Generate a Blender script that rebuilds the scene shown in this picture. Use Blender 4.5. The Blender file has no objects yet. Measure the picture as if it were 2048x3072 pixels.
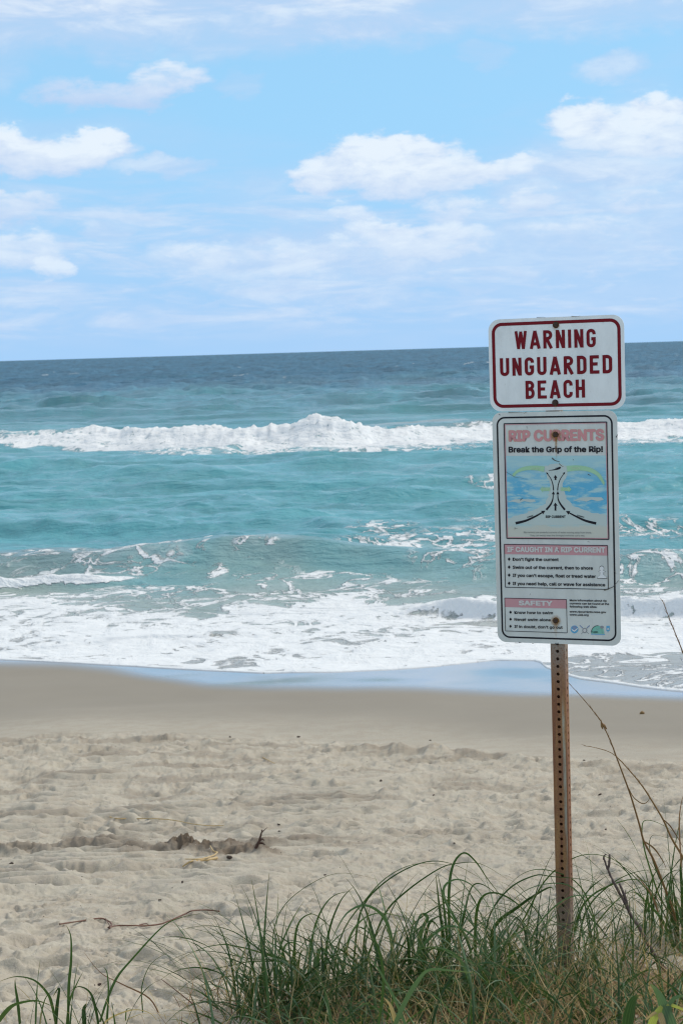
import bpy, bmesh, math, random
import numpy as np
from mathutils import Vector, Matrix
R_ = math.radians
random.seed(7); rng = np.random.default_rng(7)
SC = bpy.context.scene
COL = SC.collection

# ------------------------------------------------------------------ camera
EYE = Vector((0.0, 0.0, 5.1)); F = 4800.0
PITCH = math.atan(482.8 / F); ROLL = R_(1.68)
cm = bpy.data.cameras.new('camera'); cam = bpy.data.objects.new('camera', cm); COL.objects.link(cam)
cm.sensor_fit = 'VERTICAL'; cm.sensor_height = 22.3; cm.sensor_width = 14.9
cm.lens = F / 3072 * 22.3; cm.clip_start = 0.05; cm.clip_end = 200000
CM = Matrix.Rotation(math.pi / 2 - PITCH, 3, 'X') @ Matrix.Rotation(-ROLL, 3, 'Z')
cam.matrix_world = Matrix.Translation(EYE) @ CM.to_4x4()
cm.dof.use_dof = True; cm.dof.focus_distance = 5.3; cm.dof.aperture_fstop = 8.0
SC.camera = cam
SC.view_settings.view_transform = 'Standard'; SC.view_settings.look = 'None'
SC.view_settings.exposure = 0.0; SC.view_settings.gamma = 1.0
SC.view_settings.use_curve_mapping = False
SC.cycles.filter_width = 1.2

# ------------------------------------------------------------------ node helper
class NT:
    def __init__(s, nt): s.nt = nt; s.n = nt.nodes; s.l = nt.links
    def node(s, typ, **kw):
        n = s.n.new(typ)
        for k, v in kw.items(): setattr(n, k, v)
        return n
    def put(s, sock, v):
        if v is None: return
        if isinstance(v, bpy.types.NodeSocket): s.l.new(v, sock)
        else:
            if hasattr(sock, 'default_value'):
                dv = sock.default_value
                if hasattr(dv, '__len__') and not hasattr(v, '__len__'): v = [v] * len(dv)
                if hasattr(dv, '__len__') and len(dv) == 4 and len(v) == 3: v = list(v) + [1]
                sock.default_value = v
    def m(s, op, a, b=None, c=None, clamp=False):
        n = s.node('ShaderNodeMath', operation=op, use_clamp=clamp)
        s.put(n.inputs[0], a); s.put(n.inputs[1], b); s.put(n.inputs[2], c)
        return n.outputs[0]
    def vm(s, op, a, b=None):
        n = s.node('ShaderNodeVectorMath', operation=op); s.put(n.inputs[0], a); s.put(n.inputs[1], b)
        return n.outputs[0]
    def mix(s, f, a, b, blend='MIX'):
        n = s.node('ShaderNodeMix', data_type='RGBA', blend_type=blend)
        s.put(n.inputs[0], f); s.put(n.inputs[6], a); s.put(n.inputs[7], b)
        return n.outputs[2]
    def ss(s, v, a, b, lo=0.0, hi=1.0):
        n = s.node('ShaderNodeMapRange', interpolation_type='SMOOTHSTEP')
        s.put(n.inputs[0], v); s.put(n.inputs[1], a); s.put(n.inputs[2], b); s.put(n.inputs[3], lo); s.put(n.inputs[4], hi)
        return n.outputs[0]
    def noise(s, vec, scale, detail=4, rough=0.55, dist=0.0):
        n = s.node('ShaderNodeTexNoise'); s.put(n.inputs['Vector'], vec)
        n.inputs['Scale'].default_value = scale; n.inputs['Detail'].default_value = detail
        n.inputs['Roughness'].default_value = rough; n.inputs['Distortion'].default_value = dist
        return n.outputs[0]
    def scl(s, vec, v): return s.vm('MULTIPLY', vec, v)
    def comb(s, x, y, z):
        n = s.node('ShaderNodeCombineXYZ'); s.put(n.inputs[0], x); s.put(n.inputs[1], y); s.put(n.inputs[2], z)
        return n.outputs[0]
    def attr(s, name):
        return s.node('ShaderNodeAttribute', attribute_name=name)
    def bump(s, h, strength, dist, normal=None):
        n = s.node('ShaderNodeBump'); n.inputs['Strength'].default_value = strength
        n.inputs['Distance'].default_value = dist; s.put(n.inputs['Height'], h); s.put(n.inputs['Normal'], normal)
        return n.outputs[0]

# ------------------------------------------------------------------ world: sky and clouds
SUN_EL, SUN_AZ = R_(41), R_(52)      # azimuth from +Y towards +X
w = bpy.data.worlds.new('World'); SC.world = w; w.use_nodes = True
W = NT(w.node_tree); W.n.clear()
out = W.node('ShaderNodeOutputWorld'); bg = W.node('ShaderNodeBackground')
SKY_S = 0.10
bg.inputs[1].default_value = SKY_S; W.l.new(bg.outputs[0], out.inputs[0])
sky = W.node('ShaderNodeTexSky', sky_type='NISHITA', sun_disc=False)
sky.sun_elevation = SUN_EL; sky.sun_rotation = SUN_AZ; sky.air_density = 1.0; sky.dust_density = 0.6; sky.ozone_density = 2.0
tc = W.node('ShaderNodeTexCoord'); dirv = tc.outputs['Generated']
sep = W.node('ShaderNodeSeparateXYZ'); W.put(sep.inputs[0], dirv)
dx, dy, dz = sep.outputs
az = W.m('ARCTAN2', dx, dy); el = W.m('ARCSINE', dz)
uv = W.comb(az, el, 0.0)
# domain warp, stretched sideways as low clouds seen edge-on are
warp = W.node('ShaderNodeTexNoise'); W.put(warp.inputs['Vector'], W.scl(dirv, (14, 14, 30)))
warp.inputs['Scale'].default_value = 1.6; warp.inputs['Detail'].default_value = 6; warp.inputs['Roughness'].default_value = .6
wv = W.vm('SUBTRACT', warp.outputs['Color'], (.5, .5, .5))
w2_ = W.node('ShaderNodeTexNoise'); W.put(w2_.inputs['Vector'], W.scl(dirv, (60, 60, 110)))
w2_.inputs['Scale'].default_value = 1.5; w2_.inputs['Detail'].default_value = 5
uvw = W.vm('ADD', W.vm('ADD', uv, W.scl(wv, (.050, .030, 0))), W.scl(W.vm('SUBTRACT', w2_.outputs['Color'], (.5, .5, .5)), (.012, .009, 0)))
s2 = W.node('ShaderNodeSeparateXYZ'); W.put(s2.inputs[0], uvw); au, ev = s2.outputs[0], s2.outputs[1]
def ang(px, py): return (px - 1024) / F, ((1083 - .0293 * px) - py) / F
# px centre, radii, opacity, brightness
CL = [(370, 322, 215, 50, .75, .25), (560, 258, 130, 55, .8, .75), (760, 280, 70, 35, .35, .5),
      (190, 490, 260, 62, 1., .70), (80, 450, 90, 50, 1., 1.), (335, 455, 90, 45, 1., 1.), (530, 515, 150, 34, .7, .2),
      (60, 645, 210, 60, .85, .55), (10, 575, 45, 40, 1., 1.2), (370, 690, 75, 40, .7, .9), (110, 760, 130, 55, .8, .9), (185, 820, 70, 45, .8, 1.),
      (1240, 530, 290, 80, 1., .85), (1130, 480, 120, 55, 1., 1.05), (1260, 475, 90, 50, 1., 1.1), (1540, 520, 150, 42, .9, .9), (990, 545, 90, 50, .9, .9),
      (1390, 640, 115, 50, .8, .8), (830, 580, 100, 38, .45, .3),
      (1010, 755, 450, 85, .7, .9), (950, 770, 170, 45, .8, .9), (640, 770, 200, 34, .75, .9), (1180, 700, 120, 34, .8, 1.), (60, 905, 240, 30, .5, .6), (1300, 735, 240, 62, .9, .8), (1080, 655, 100, 35, .8, 1.), (770, 790, 300, 60, .6, .85), (560, 770, 130, 40, .5, 1.),
      (1920, 420, 280, 90, .9, .95), (1760, 380, 95, 45, .9, 1.05), (2000, 350, 90, 50, .9, 1.05), (1900, 600, 480, 200, .65, .75), (1500, 760, 600, 90, .5, .7), (1600, 610, 110, 45, .85, .6), (1900, 620, 150, 50, .8, .7), (1750, 700, 200, 50, .75, .8), (1750, 560, 250, 80, .6, .7),
      (1860, 250, 110, 50, .65, .7), (1480, 200, 80, 34, .4, .6), (20, 240, 130, 90, .4, .35),
      (700, 85, 1000, 115, .7, .55), (500, 20, 1400, 80, .7, .40), (1800, 55, 380, 100, .7, .5), (250, 110, 300, 70, .5, .35), (1100, 120, 300, 40, .5, .4),
      (1250, 865, 220, 16, .45, .9), (820, 860, 130, 14, .5, .8), (700, 905, 110, 12, .4, .8), (180, 915, 160, 14, .35, .8), (450, 930, 180, 20, .3, .5), (1800, 860, 500, 60, .4, .6)]
dens = None; bri = None; softd = None
for (px, py, rx, ry, op, br) in CL:
    cu, cv = ang(px, py)
    a = W.m('MULTIPLY', W.m('SUBTRACT', au, cu), F / rx); b = W.m('MULTIPLY', W.m('SUBTRACT', ev, cv), F / ry)
    q = W.m('ADD', W.m('MULTIPLY', a, a), W.m('MULTIPLY', b, b))
    d = W.m('MULTIPLY', W.ss(q, 1.7, .1), op)
    if op <= .7:
        softd = d if softd is None else W.m('SUBTRACT', 1.0, W.m('MULTIPLY', W.m('SUBTRACT', 1.0, softd), W.m('SUBTRACT', 1.0, d)))
        continue
    dens = d if dens is None else W.m('SUBTRACT', 1.0, W.m('MULTIPLY', W.m('SUBTRACT', 1.0, dens), W.m('SUBTRACT', 1.0, d)))
    # tops are whiter than bases
    t = W.m('MULTIPLY', d, W.m('MULTIPLY_ADD', W.m('MULTIPLY', b, .50), 1.0, br))
    bri = t if bri is None else W.m('MAXIMUM', bri, t)
fine = W.noise(W.scl(dirv, (22, 22, 60)), 2.2, 8, .6, .3)
thin = W.noise(W.scl(dirv, (5, 5, 16)), 1.5, 6, .55, .2)
crisp = W.ss(W.m('ADD', dens, W.m('MULTIPLY_ADD', fine, 1.5, -.75)), .10, .88)
dens = W.m('MULTIPLY', W.m('MULTIPLY', crisp, W.m('MULTIPLY_ADD', dens, .55, .42)), .98, clamp=True)
bri = W.m('MULTIPLY', bri, W.m('MULTIPLY_ADD', fine, 2.4, -.30))
sfn = W.noise(W.scl(dirv, (9, 9, 34)), 2.0, 9, .62, .5)
softd = W.m('MULTIPLY', softd, W.ss(sfn, .28, .60, .62, 1.0))
bri = W.m('MAXIMUM', bri, W.m('MULTIPLY', softd, W.ss(sfn, .40, .72, .15, 1.0)))
dens = W.m('MAXIMUM', dens, W.m('MULTIPLY', softd, .95))
# general cloud cover above the picture and all round, thickened to add fill light
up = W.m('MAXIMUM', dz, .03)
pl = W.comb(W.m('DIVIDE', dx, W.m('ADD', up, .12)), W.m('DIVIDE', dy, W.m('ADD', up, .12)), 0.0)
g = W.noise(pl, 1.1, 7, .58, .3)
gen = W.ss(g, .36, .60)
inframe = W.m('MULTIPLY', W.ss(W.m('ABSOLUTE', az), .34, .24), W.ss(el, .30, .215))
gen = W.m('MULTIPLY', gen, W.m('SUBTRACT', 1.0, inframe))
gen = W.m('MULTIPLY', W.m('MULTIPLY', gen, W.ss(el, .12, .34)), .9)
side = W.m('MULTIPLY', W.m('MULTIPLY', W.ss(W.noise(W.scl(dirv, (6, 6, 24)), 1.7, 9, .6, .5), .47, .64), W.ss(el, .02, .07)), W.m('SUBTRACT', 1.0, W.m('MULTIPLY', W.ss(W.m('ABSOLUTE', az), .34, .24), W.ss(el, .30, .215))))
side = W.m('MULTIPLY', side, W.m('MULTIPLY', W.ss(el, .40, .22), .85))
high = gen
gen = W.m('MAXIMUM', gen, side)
veil = W.m('MULTIPLY', W.ss(thin, .42, .72), .28)
lowv = W.m('MULTIPLY', W.ss(W.noise(W.scl(dirv, (7, 7, 42)), 1.6, 8, .62, .4), .36, .66), W.m('MULTIPLY', W.ss(el, .135, .08), W.ss(el, .0, .025)))
veil = W.m('MAXIMUM', veil, W.m('MULTIPLY', lowv, .78))
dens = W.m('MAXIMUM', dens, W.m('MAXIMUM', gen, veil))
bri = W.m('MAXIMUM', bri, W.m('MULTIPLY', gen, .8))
bri = W.m('MAXIMUM', bri, W.m('MULTIPLY', lowv, W.m('MULTIPLY_ADD', fine, 1.6, -.35)))
skyc = W.mix(1.0, sky.outputs[0], (1.0, 1.0, 1.0), 'MULTIPLY')
TINT = skyc.node
# low air: pale blue band by the horizon
k = 1.0 / SKY_S
low = W.ss(el, .16, .0)
skyc = W.mix(W.m('MULTIPLY', W.ss(el, .9, .0), .92), skyc, (.34 * k, .69 * k, 1.02 * k))
skyc = W.mix(W.m('MULTIPLY', low, .85), skyc, (.40 * k, .635 * k, .95 * k))
cc = W.mix(W.m('MINIMUM', bri, 1.25), (.53 * k, .66 * k, .90 * k), (.84 * k, .92 * k, 1.0 * k))
cc = W.mix(W.m('MULTIPLY', low, .35), cc, (.56 * k, .74 * k, .97 * k))
cc = W.mix(W.m('MULTIPLY', high, W.ss(el, .30, .75)), cc, (1.20 * k, 1.18 * k, 1.12 * k))      # unseen high cover, brightened to add fill light on the sign
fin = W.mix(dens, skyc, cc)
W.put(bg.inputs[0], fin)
w.cycles.sampling_method = 'MANUAL'; w.cycles.sample_map_resolution = 512

# ------------------------------------------------------------------ sun behind thin cloud
sl = bpy.data.lights.new('sun', 'SUN'); so = bpy.data.objects.new('sun', sl); COL.objects.link(so)
sl.energy = 2.4; sl.angle = R_(13); sl.color = (1, .93, .82)
sd = Vector((math.sin(SUN_AZ) * math.cos(SUN_EL), math.cos(SUN_AZ) * math.cos(SUN_EL), math.sin(SUN_EL)))
so.rotation_euler = sd.to_track_quat('Z', 'Y').to_euler()

# ------------------------------------------------------------------ pixel -> world helpers
def ray(px, py): return CM @ Vector(((px - 1024) / F, (1536 - py) / F, -1))
def at(px, py, Y):
    d = ray(px, py); return EYE + d * (Y / d.y)
def at_z(px, py, z=0.0):
    d = ray(px, py); return EYE + d * ((z - EYE.z) / d.z)
PY = np.array([-60, -10, 0, 3, 4, 5.2, 6.5, 8, 10.4, 14, 18, 22, 25.5, 30, 60, 400, 60000.])
PZ = np.array([4.6, 3.75, 3.6, 3.42, 3.25, 2.99, 2.68, 2.34, 1.80, 1.20, .66, .27, .05, -.14, -2.6, -9, -40.])
def H0(y): return np.interp(y, PY, PZ)
def hit(px, py):
    d = ray(px, py); t = 2.0
    while t < 400:
        p = EYE + d * t
        if p.z <= H0(p.y): break
        t += .02
    return p
def curve(pts, fn):
    w_ = sorted([(fn(*p).x, fn(*p).y) for p in pts]); xs = [a for a, b in w_]; ys = [b for a, b in w_]
    return lambda x: np.interp(x, xs, ys)

# ------------------------------------------------------------------ numpy noise
def _h(i, j, s):
    n = (i.astype(np.int64) * 374761393 + j.astype(np.int64) * 668265263 + s * 1442695041) & 0x7fffffff
    n = ((n ^ (n >> 13)) * 1274126177) & 0x7fffffff
    n = (n ^ (n >> 16)) & 0xffff
    return n / 65535.0
def vn(x, y, s=0):
    xi = np.floor(x); yi = np.floor(y); fx = x - xi; fy = y - yi
    fx = fx * fx * fx * (fx * (fx * 6 - 15) + 10); fy = fy * fy * fy * (fy * (fy * 6 - 15) + 10)
    a = _h(xi, yi, s); b = _h(xi + 1, yi, s); c = _h(xi, yi + 1, s); d = _h(xi + 1, yi + 1, s)
    return a + (b - a) * fx + (c - a) * fy + (a - b - c + d) * fx * fy
def fbm(x, y, s=0, o=4, g=.5):
    t = 0; a = 1; n = 0
    for i in range(o):
        t = t + a * vn(x, y, s + i * 17); n += a; a *= g
        x, y = (x * 1.6 - y * 1.2) , (x * 1.2 + y * 1.6)
    return t / n
def sst(v, a, b):
    t = np.clip((v - a) / (b - a), 0, 1); return t * t * (3 - 2 * t)

# ------------------------------------------------------------------ mesh helpers
def link(name, me, mat=None, parent=None, kind=None, smooth=False):
    o = bpy.data.objects.new(name, me); COL.objects.link(o)
    if mat: me.materials.append(mat)
    if parent: o.parent = parent
    if kind: o['kind'] = kind
    if smooth: me.polygons.foreach_set('use_smooth', [True] * len(me.polygons))
    return o
def mesh(name, V, Fc):
    me = bpy.data.meshes.new(name); me.from_pydata([tuple(v) for v in V], [], Fc); me.update(); return me
def grid_mesh(name, X, Y, Z, attrs):
    nr, nc = X.shape
    me = bpy.data.meshes.new(name)
    co = np.stack([X, Y, Z], -1).reshape(-1, 3).astype(np.float32)
    i = np.arange(nr * nc).reshape(nr, nc)
    q = np.stack([i[:-1, :-1], i[:-1, 1:], i[1:, 1:], i[1:, :-1]], -1).reshape(-1, 4)
    me.vertices.add(len(co)); me.vertices.foreach_set('co', co.ravel())
    me.loops.add(q.size); me.loops.foreach_set('vertex_index', q.ravel().astype(np.int32))
    me.polygons.add(len(q)); me.polygons.foreach_set('loop_start', np.arange(0, q.size, 4, dtype=np.int32))
    me.polygons.foreach_set('loop_total', np.full(len(q), 4, dtype=np.int32))
    me.polygons.foreach_set('use_smooth', np.ones(len(q), dtype=bool))
    me.update(calc_edges=True)
    for k_, v in attrs.items():
        if v.ndim == 3:
            a = me.attributes.new(k_, 'FLOAT_COLOR', 'POINT'); c = np.ones((nr * nc, 4), np.float32); c[:, :3] = v.reshape(-1, 3)
            a.data.foreach_set('color', c.ravel())
        else:
            a = me.attributes.new(k_, 'FLOAT', 'POINT'); a.data.foreach_set('value', v.reshape(-1).astype(np.float32))
    return me
def newmat(name):
    m_ = bpy.data.materials.new(name); m_.use_nodes = True
    T = NT(m_.node_tree); b = T.n['Principled BSDF']; return m_, T, b
def plain(name, col, rough=.5, var=.15, scale=8, spec=.5, metal=0.0):
    m_, T, b = newmat(name); co = T.node('ShaderNodeTexCoord').outputs['Object']
    n = T.noise(co, scale, 5, .6)
    T.put(b.inputs['Base Color'], T.mix(n, [c * (1 - var) for c in col], [min(1, c * (1 + var)) for c in col]))
    b.inputs['Roughness'].default_value = rough; b.inputs['Specular IOR Level'].default_value = spec; b.inputs['Metallic'].default_value = metal
    return m_

# ------------------------------------------------------------------ fan grid columns
def ucols(n_in, n_out, lim=.27, far=4.0):
    inn = np.linspace(-lim, lim, n_in)
    o = lim + (far - lim) * (np.linspace(0, 1, n_out + 1)[1:] ** 2.2)
    return np.concatenate([-o[::-1], inn, o])

# ------------------------------------------------------------------ the beach
WLP = [(-300, 1975), (0, 1980), (260, 1992), (522, 2005), (784, 2018), (993, 2018), (1150, 2010), (1306, 2000), (1476, 1984), (1600, 1985), (1618, 1990), (1635, 2004), (1680, 2020), (1737, 2034), (1830, 2046), (1920, 2060), (2048, 2076), (2400, 2100)]
SH = curve([(-300, 1984), (0, 1988), (200, 1992), (330, 2004), (450, 2026), (620, 2051), (800, 2062), (1050, 2068), (1400, 2068), (1700, 2078), (2048, 2090), (2400, 2105)], hit)
RG = curve([(-400, 2240), (0, 2222), (250, 2207), (450, 2212), (784, 2214), (1100, 2222), (1306, 2236), (1500, 2255), (1640, 2272), (1830, 2278), (2048, 2284), (2500, 2300)], hit)
uc = ucols(620, 40)
yr = []; y = 3.0
while y < 30: yr.append(y); y += max(.012, .00023 * y * y)
ys = np.concatenate([[-60, -30, -12, -5, -2, 0, 1, 1.8, 2.4, 2.8], yr, [31, 33, 36, 42, 60, 400, 60000]])
UU, YY = np.meshgrid(uc, ys)
XX = UU * np.maximum(YY, 4.0)
rough = sst(RG(XX) - YY + (fbm(XX * 3, YY * 2, 91) - .5) * .9, -.15, .25)
near = sst(YY, 30, 18)
hz = (fbm(XX * .35, YY * .35, 3, 3) - .5) * .14 * near
hz += rough * (fbm(XX * 2.2, YY * 1.7, 11, 4) - .5) * .060
hz += rough * (fbm(XX * 7, YY * 6, 21, 3) - .5) * .030
rdg = 1 - np.abs(2 * fbm(XX * 3.1 + 7, YY * 2.4, 44, 3) - 1) * 2.2
hz += rough * np.clip(rdg, 0, 1) * .026
hz += (fbm(XX * 24, YY * 22, 31, 3) - .5) * .011 * rough * sst(fbm(XX * 2, YY * 1.5, 33), .3, .6)
# little scarps where the dry crust has slumped under feet and wheels
for k_, (fx, fy, amp) in enumerate([(1.5, 2.0, .018), (2.6, 3.4, .013), (4.5, 6.0, .008), (8.0, 9.0, .005)]):
    q_ = fbm(XX * fx + 3, YY * fy, 500 + k_ * 31, 3)
    for c_ in (.40, .50, .60): hz += rough * amp * (sst(q_, c_ - .010, c_ + .012) - np.clip((q_ - c_) * 5 + .5, 0, 1))
# tyre bars left by the beach rake: two long curving tracks
def track(cx, wd, per, amp, s, y0, y1):
    global hz
    c = cx(YY) + (fbm(XX * 0 + 1, YY * .5, s) - .5) * .3
    d = (XX - c) / wd
    m_ = np.exp(-(d ** 4)) * sst(YY, y0, y0 + .8) * sst(YY, y1, y1 - 1.0)
    brk = sst(fbm(XX * 1.3, YY * 1.2, s + 5, 2), .22, .45)
    ph = (YY - .30 * d * d * wd + (fbm(XX * 2, YY * 2, s + 3) - .5) * .16) / per
    hz *= 1 - .7 * m_ * brk
    hz += rough * m_ * brk * amp * (np.abs(np.sin(math.pi * ph)) ** .7 - .5)
track(lambda y: -1.62 + .05 * (y - 9.5), .55, .215, .105, 61, 7.6, 13.6)
track(lambda y: -.75 + .12 * (y - 9), .45, .24, .060, 77, 7.6, 15)
track(lambda y: -2.5 - .03 * (y - 10), .45, .28, .085, 87, 11, 17.5)
# the raised tread line along the edge of the smooth sand
dR = RG(XX) - YY
tl = np.exp(-((dR - .55) / .28) ** 2) * sst(XX, -.6, .2) * sst(XX, 2.9, 2.2)
hz += tl * .05 * (np.abs(np.sin(math.pi * (XX * 2.6 + .3 * fbm(XX * 2, YY * 0, 5)))) * .9 + .1) * (.5 + fbm(XX * 5, YY * 5, 9))
tl2 = np.exp(-((dR - 1.5) / .3) ** 2) * sst(XX, .2, -.6)
hz += tl2 * .035 * np.abs(np.sin(math.pi * (XX * 2.2)))
clod = np.zeros_like(hz)
def area(px, py, rx, ry):
    p = hit(px, py); return np.sqrt(((XX - p.x) / rx) ** 2 + ((YY - p.y) / ry) ** 2)
# heap of turned sand and the scooped pit beside it
for (px, py, rx, ry, hh, cl) in [(545, 2562, .30, .13, .055, 1), (640, 2560, .26, .15, .085, 1), (715, 2568, .22, .12, .06, .9), (790, 2545, .14, .10, .06, .7),
                             (900, 2535, .30, .12, .035, .6), (1010, 2545, .25, .15, .02, .3), (120, 2558, .42, .14, .035, .6), (250, 2548, .30, .14, .04, .7), (30, 2560, .25, .14, .035, .5), (390, 2560, .26, .12, .03, .5),
                             (420, 2610, .4, .12, .02, .1), (200, 2620, .5, .12, .02, .1)]:
    a = area(px, py, rx, ry); mk = np.exp(-a * a * 1.2)
    a = a * (1 + (fbm(XX * 4 + px, YY * 4, 12, 3) - .5) * 1.4); mk = np.exp(-a ** 4 * .8)
    cr = 1 - np.abs(2 * fbm(XX * 13 + px, YY * 13, 13, 4) - 1) * 2.4
    hz += mk * hh * (.25 + .55 * np.clip(cr, -.3, 1)); clod = np.maximum(clod, cl * np.exp(-(a * .78) ** 4) * sst(fbm(XX * 6 + px, YY * 8, 14, 4) + .12 * (cl > .85), .22, .42))
a = area(890, 2580, .30, .16); hz -= .07 * np.exp(-a ** 2.5) + 0; hz += .03 * np.exp(-((a - 1.25) / .22) ** 2)
# scattered prints and dents
px_ = rng.uniform(-200, 2300, 1500); py_ = rng.uniform(2225, 3000, 1500); NP = 1050
for j in range(NP):
    p = hit(px_[j], 2225 + (py_[j] - 2225) * .99) if j < 420 else None
    if p is None:
        py_[j] = 2225 + 300 * rng.random() ** 1.3; p = hit(px_[j], py_[j])
    if p.y > float(RG(p.x)) - .05: continue
    rx = rng.uniform(.05, .15); ry = rng.uniform(.04, .10); dp = rng.uniform(.012, .050)
    r0, r1 = np.searchsorted(ys, [p.y - .35, p.y + .35])
    uu = p.x / max(p.y, 4); c0, c1 = np.searchsorted(uc, [uu - .4 / p.y, uu + .4 / p.y])
    if c1 <= c0 or r1 <= r0: continue
    th = rng.uniform(-.6, .6); X_ = XX[r0:r1, c0:c1] - p.x; Y_ = YY[r0:r1, c0:c1] - p.y
    a = np.sqrt(((X_ * math.cos(th) + Y_ * math.sin(th)) / rx) ** 2 + ((-X_ * math.sin(th) + Y_ * math.cos(th)) / ry) ** 2)
    hz[r0:r1, c0:c1] += -dp * np.exp(-a ** 2 * 1.6) + dp * .55 * np.exp(-((a - 1.35) / .35) ** 2) * (.5 + .5 * np.sin(th * 9 + X_ * 20))
GZ = H0(YY) + hz
damp = sst(YY - RG(XX) + (fbm(XX * .6, YY * 1.2, 71) - .5) * 1.2, -.3, 3.4) * .85 + sst(YY - RG(XX), -.1, .25) * .15
sheen = sst(YY - SH(XX) + (fbm(XX * .8, YY * .8, 72) - .5) * .10, -.75, .55)
clod = np.maximum(clod, .35 * sst(fbm(XX * 1.1, YY * 2.2, 81, 4), .56, .70) * rough * sst(YY, 9, 13))
clod = np.maximum(clod, .45 * (tl + tl2 * .6) * sst(fbm(XX * 6, YY * 6, 82, 3), .4, .7))
band = np.exp(-((dR - .5) / .5) ** 2)
clod = np.maximum(clod, .42 * band * sst(fbm(XX * 1.7, YY * 5, 84, 4), .42, .62) * sst(XX, 1.2, -.2))
def gz(x, y):
    r = min(max(int(np.searchsorted(ys, y)) , 1), len(ys) - 1); t = (y - ys[r - 1]) / (ys[r] - ys[r - 1])
    def row(i):
        return np.interp(x / max(ys[i], 4.0), uc, GZ[i])
    return float(row(r - 1) * (1 - t) + row(r) * t)
def ground(px, py):
    d = ray(px, py); t = 2.0
    while t < 60:
        p = EYE + d * t
        if p.z <= gz(p.x, p.y): break
        t += .01
    return p

ms, T, b = newmat('sand')
geo = T.node('ShaderNodeNewGeometry').outputs['Position']
A_d, A_s, A_c = T.attr('damp').outputs['Fac'], T.attr('sheen').outputs['Fac'], T.attr('clod').outputs['Fac']
n1 = T.noise(geo, 1.1, 5, .6); n2 = T.noise(geo, 260, 2, .7); n3 = T.noise(geo, 26, 4, .65); n4 = T.noise(geo, 5, 4, .6)
dry = T.mix(T.ss(n1, .35, .65), (.435, .396, .315), (.487, .445, .357))
dry = T.mix(T.m('MULTIPLY', T.ss(n4, .42, .62), .75), dry, (.42, .365, .285))
dry = T.mix(T.m('MULTIPLY', T.ss(n3, .50, .68), .55), dry, (.37, .33, .285))
dry = T.mix(T.ss(n2, .55, .75, 0, .35), dry, (.62, .58, .53))
dry = T.mix(T.ss(n2, .45, .28, 0, .35), dry, (.22, .18, .14))
dry = T.mix(A_c, dry, T.mix(n3, (.085, .062, .042), (.21, .165, .12)))
dampc = T.mix(T.noise(geo, .9, 4, .5), (.270, .243, .198), (.300, .272, .222))
c = T.mix(A_d, dry, dampc)
c = T.mix(T.m('MULTIPLY', A_s, .75), c, (.13, .125, .115))
T.put(b.inputs['Base Color'], c)
T.put(b.inputs['Roughness'], T.m('MULTIPLY_ADD', A_s, -.78, .86))
b.inputs['IOR'].default_value = 1.4
T.put(b.inputs['Specular IOR Level'], T.m('MULTIPLY_ADD', A_s, .35, .18))
T.put(b.inputs['Coat Weight'], T.m('MULTIPLY', A_s, 1.0)); b.inputs['Coat Roughness'].default_value = .13; b.inputs['Coat IOR'].default_value = 1.5
bs = T.m('MULTIPLY', T.m('SUBTRACT', 1.0, A_s), T.m('MULTIPLY_ADD', A_d, -.85, 1.0))
h = T.m('ADD', T.m('MULTIPLY', n2, .25), T.m('MULTIPLY', n3, 1.0))
h = T.m('ADD', T.m('MULTIPLY', h, bs), T.m('MULTIPLY', T.noise(T.scl(geo, (1, 2.5, 1)), 2.5, 4, .5), .15))
T.put(b.inputs['Normal'], T.bump(h, .8, .012))
sand = link('sand', grid_mesh('sand', XX, YY, GZ, {'damp': damp, 'sheen': sheen, 'clod': clod}), ms, kind='structure')

# ------------------------------------------------------------------ the sea
uc2 = ucols(600, 44)
nrow = 640; s_ = np.linspace(1 / 24.0, 1 / 60000.0, nrow)
yb_ = 1 / s_
U2, YB = np.meshgrid(uc2, yb_)
# first rows follow the waterline; the offset fades within 12 m
X2 = U2 * YB
_p = sorted([(hit(*q).x / hit(*q).y, hit(*q).y) for q in WLP])
wlu = np.interp(U2, [a for a, b in _p], [b for a, b in _p])
Y2 = YB + (wlu - 24.0) * np.clip((38 - YB) / 14, 0, 1)
X2 = U2 * Y2
dW = Y2 - wlu                                   # metres behind the waterline
dYr = np.gradient(Y2, axis=0) + 1e-6
wx = X2 + (fbm(X2 * .12, Y2 * .12, 201, 3) - .5) * 6; wy = Y2 + (fbm(X2 * .10, Y2 * .15, 202, 3) - .5) * 5
Z2 = np.zeros_like(X2)
for i in range(46):
    lam = .7 * (34 / .7) ** (i / 45.0) * rng.uniform(.9, 1.1)
    th = rng.normal(0, .30 if lam > 4 else .55)
    A = .0105 * lam ** .72
    if lam > 12: A *= .55
    kx, ky = math.sin(th) * 2 * math.pi / lam, math.cos(th) * 2 * math.pi / lam
    ph = rng.uniform(0, 6.28)
    s1 = .5 + .5 * np.sin(kx * wx + ky * wy + ph)
    grp = .35 + 1.3 * fbm(X2 / (lam * 2.6), Y2 / (lam * 2.0), 300 + i, 2)
    att = sst(lam / dYr, 1.2, 3.2)
    Z2 += A * (s1 ** 1.7 * 1.6 - .7) * grp * att
Z2 += (fbm(X2 * .8, Y2 * .55, 291, 4) - .5) * .16 * sst(Y2, 36, 44) * sst(Y2, 120, 70)
Z2 += (fbm(X2 * .28, Y2 * .09, 292, 4, .6) - .5) * .72 * sst(Y2, 95, 170) * sst(Y2, 6000, 1500)
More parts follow.
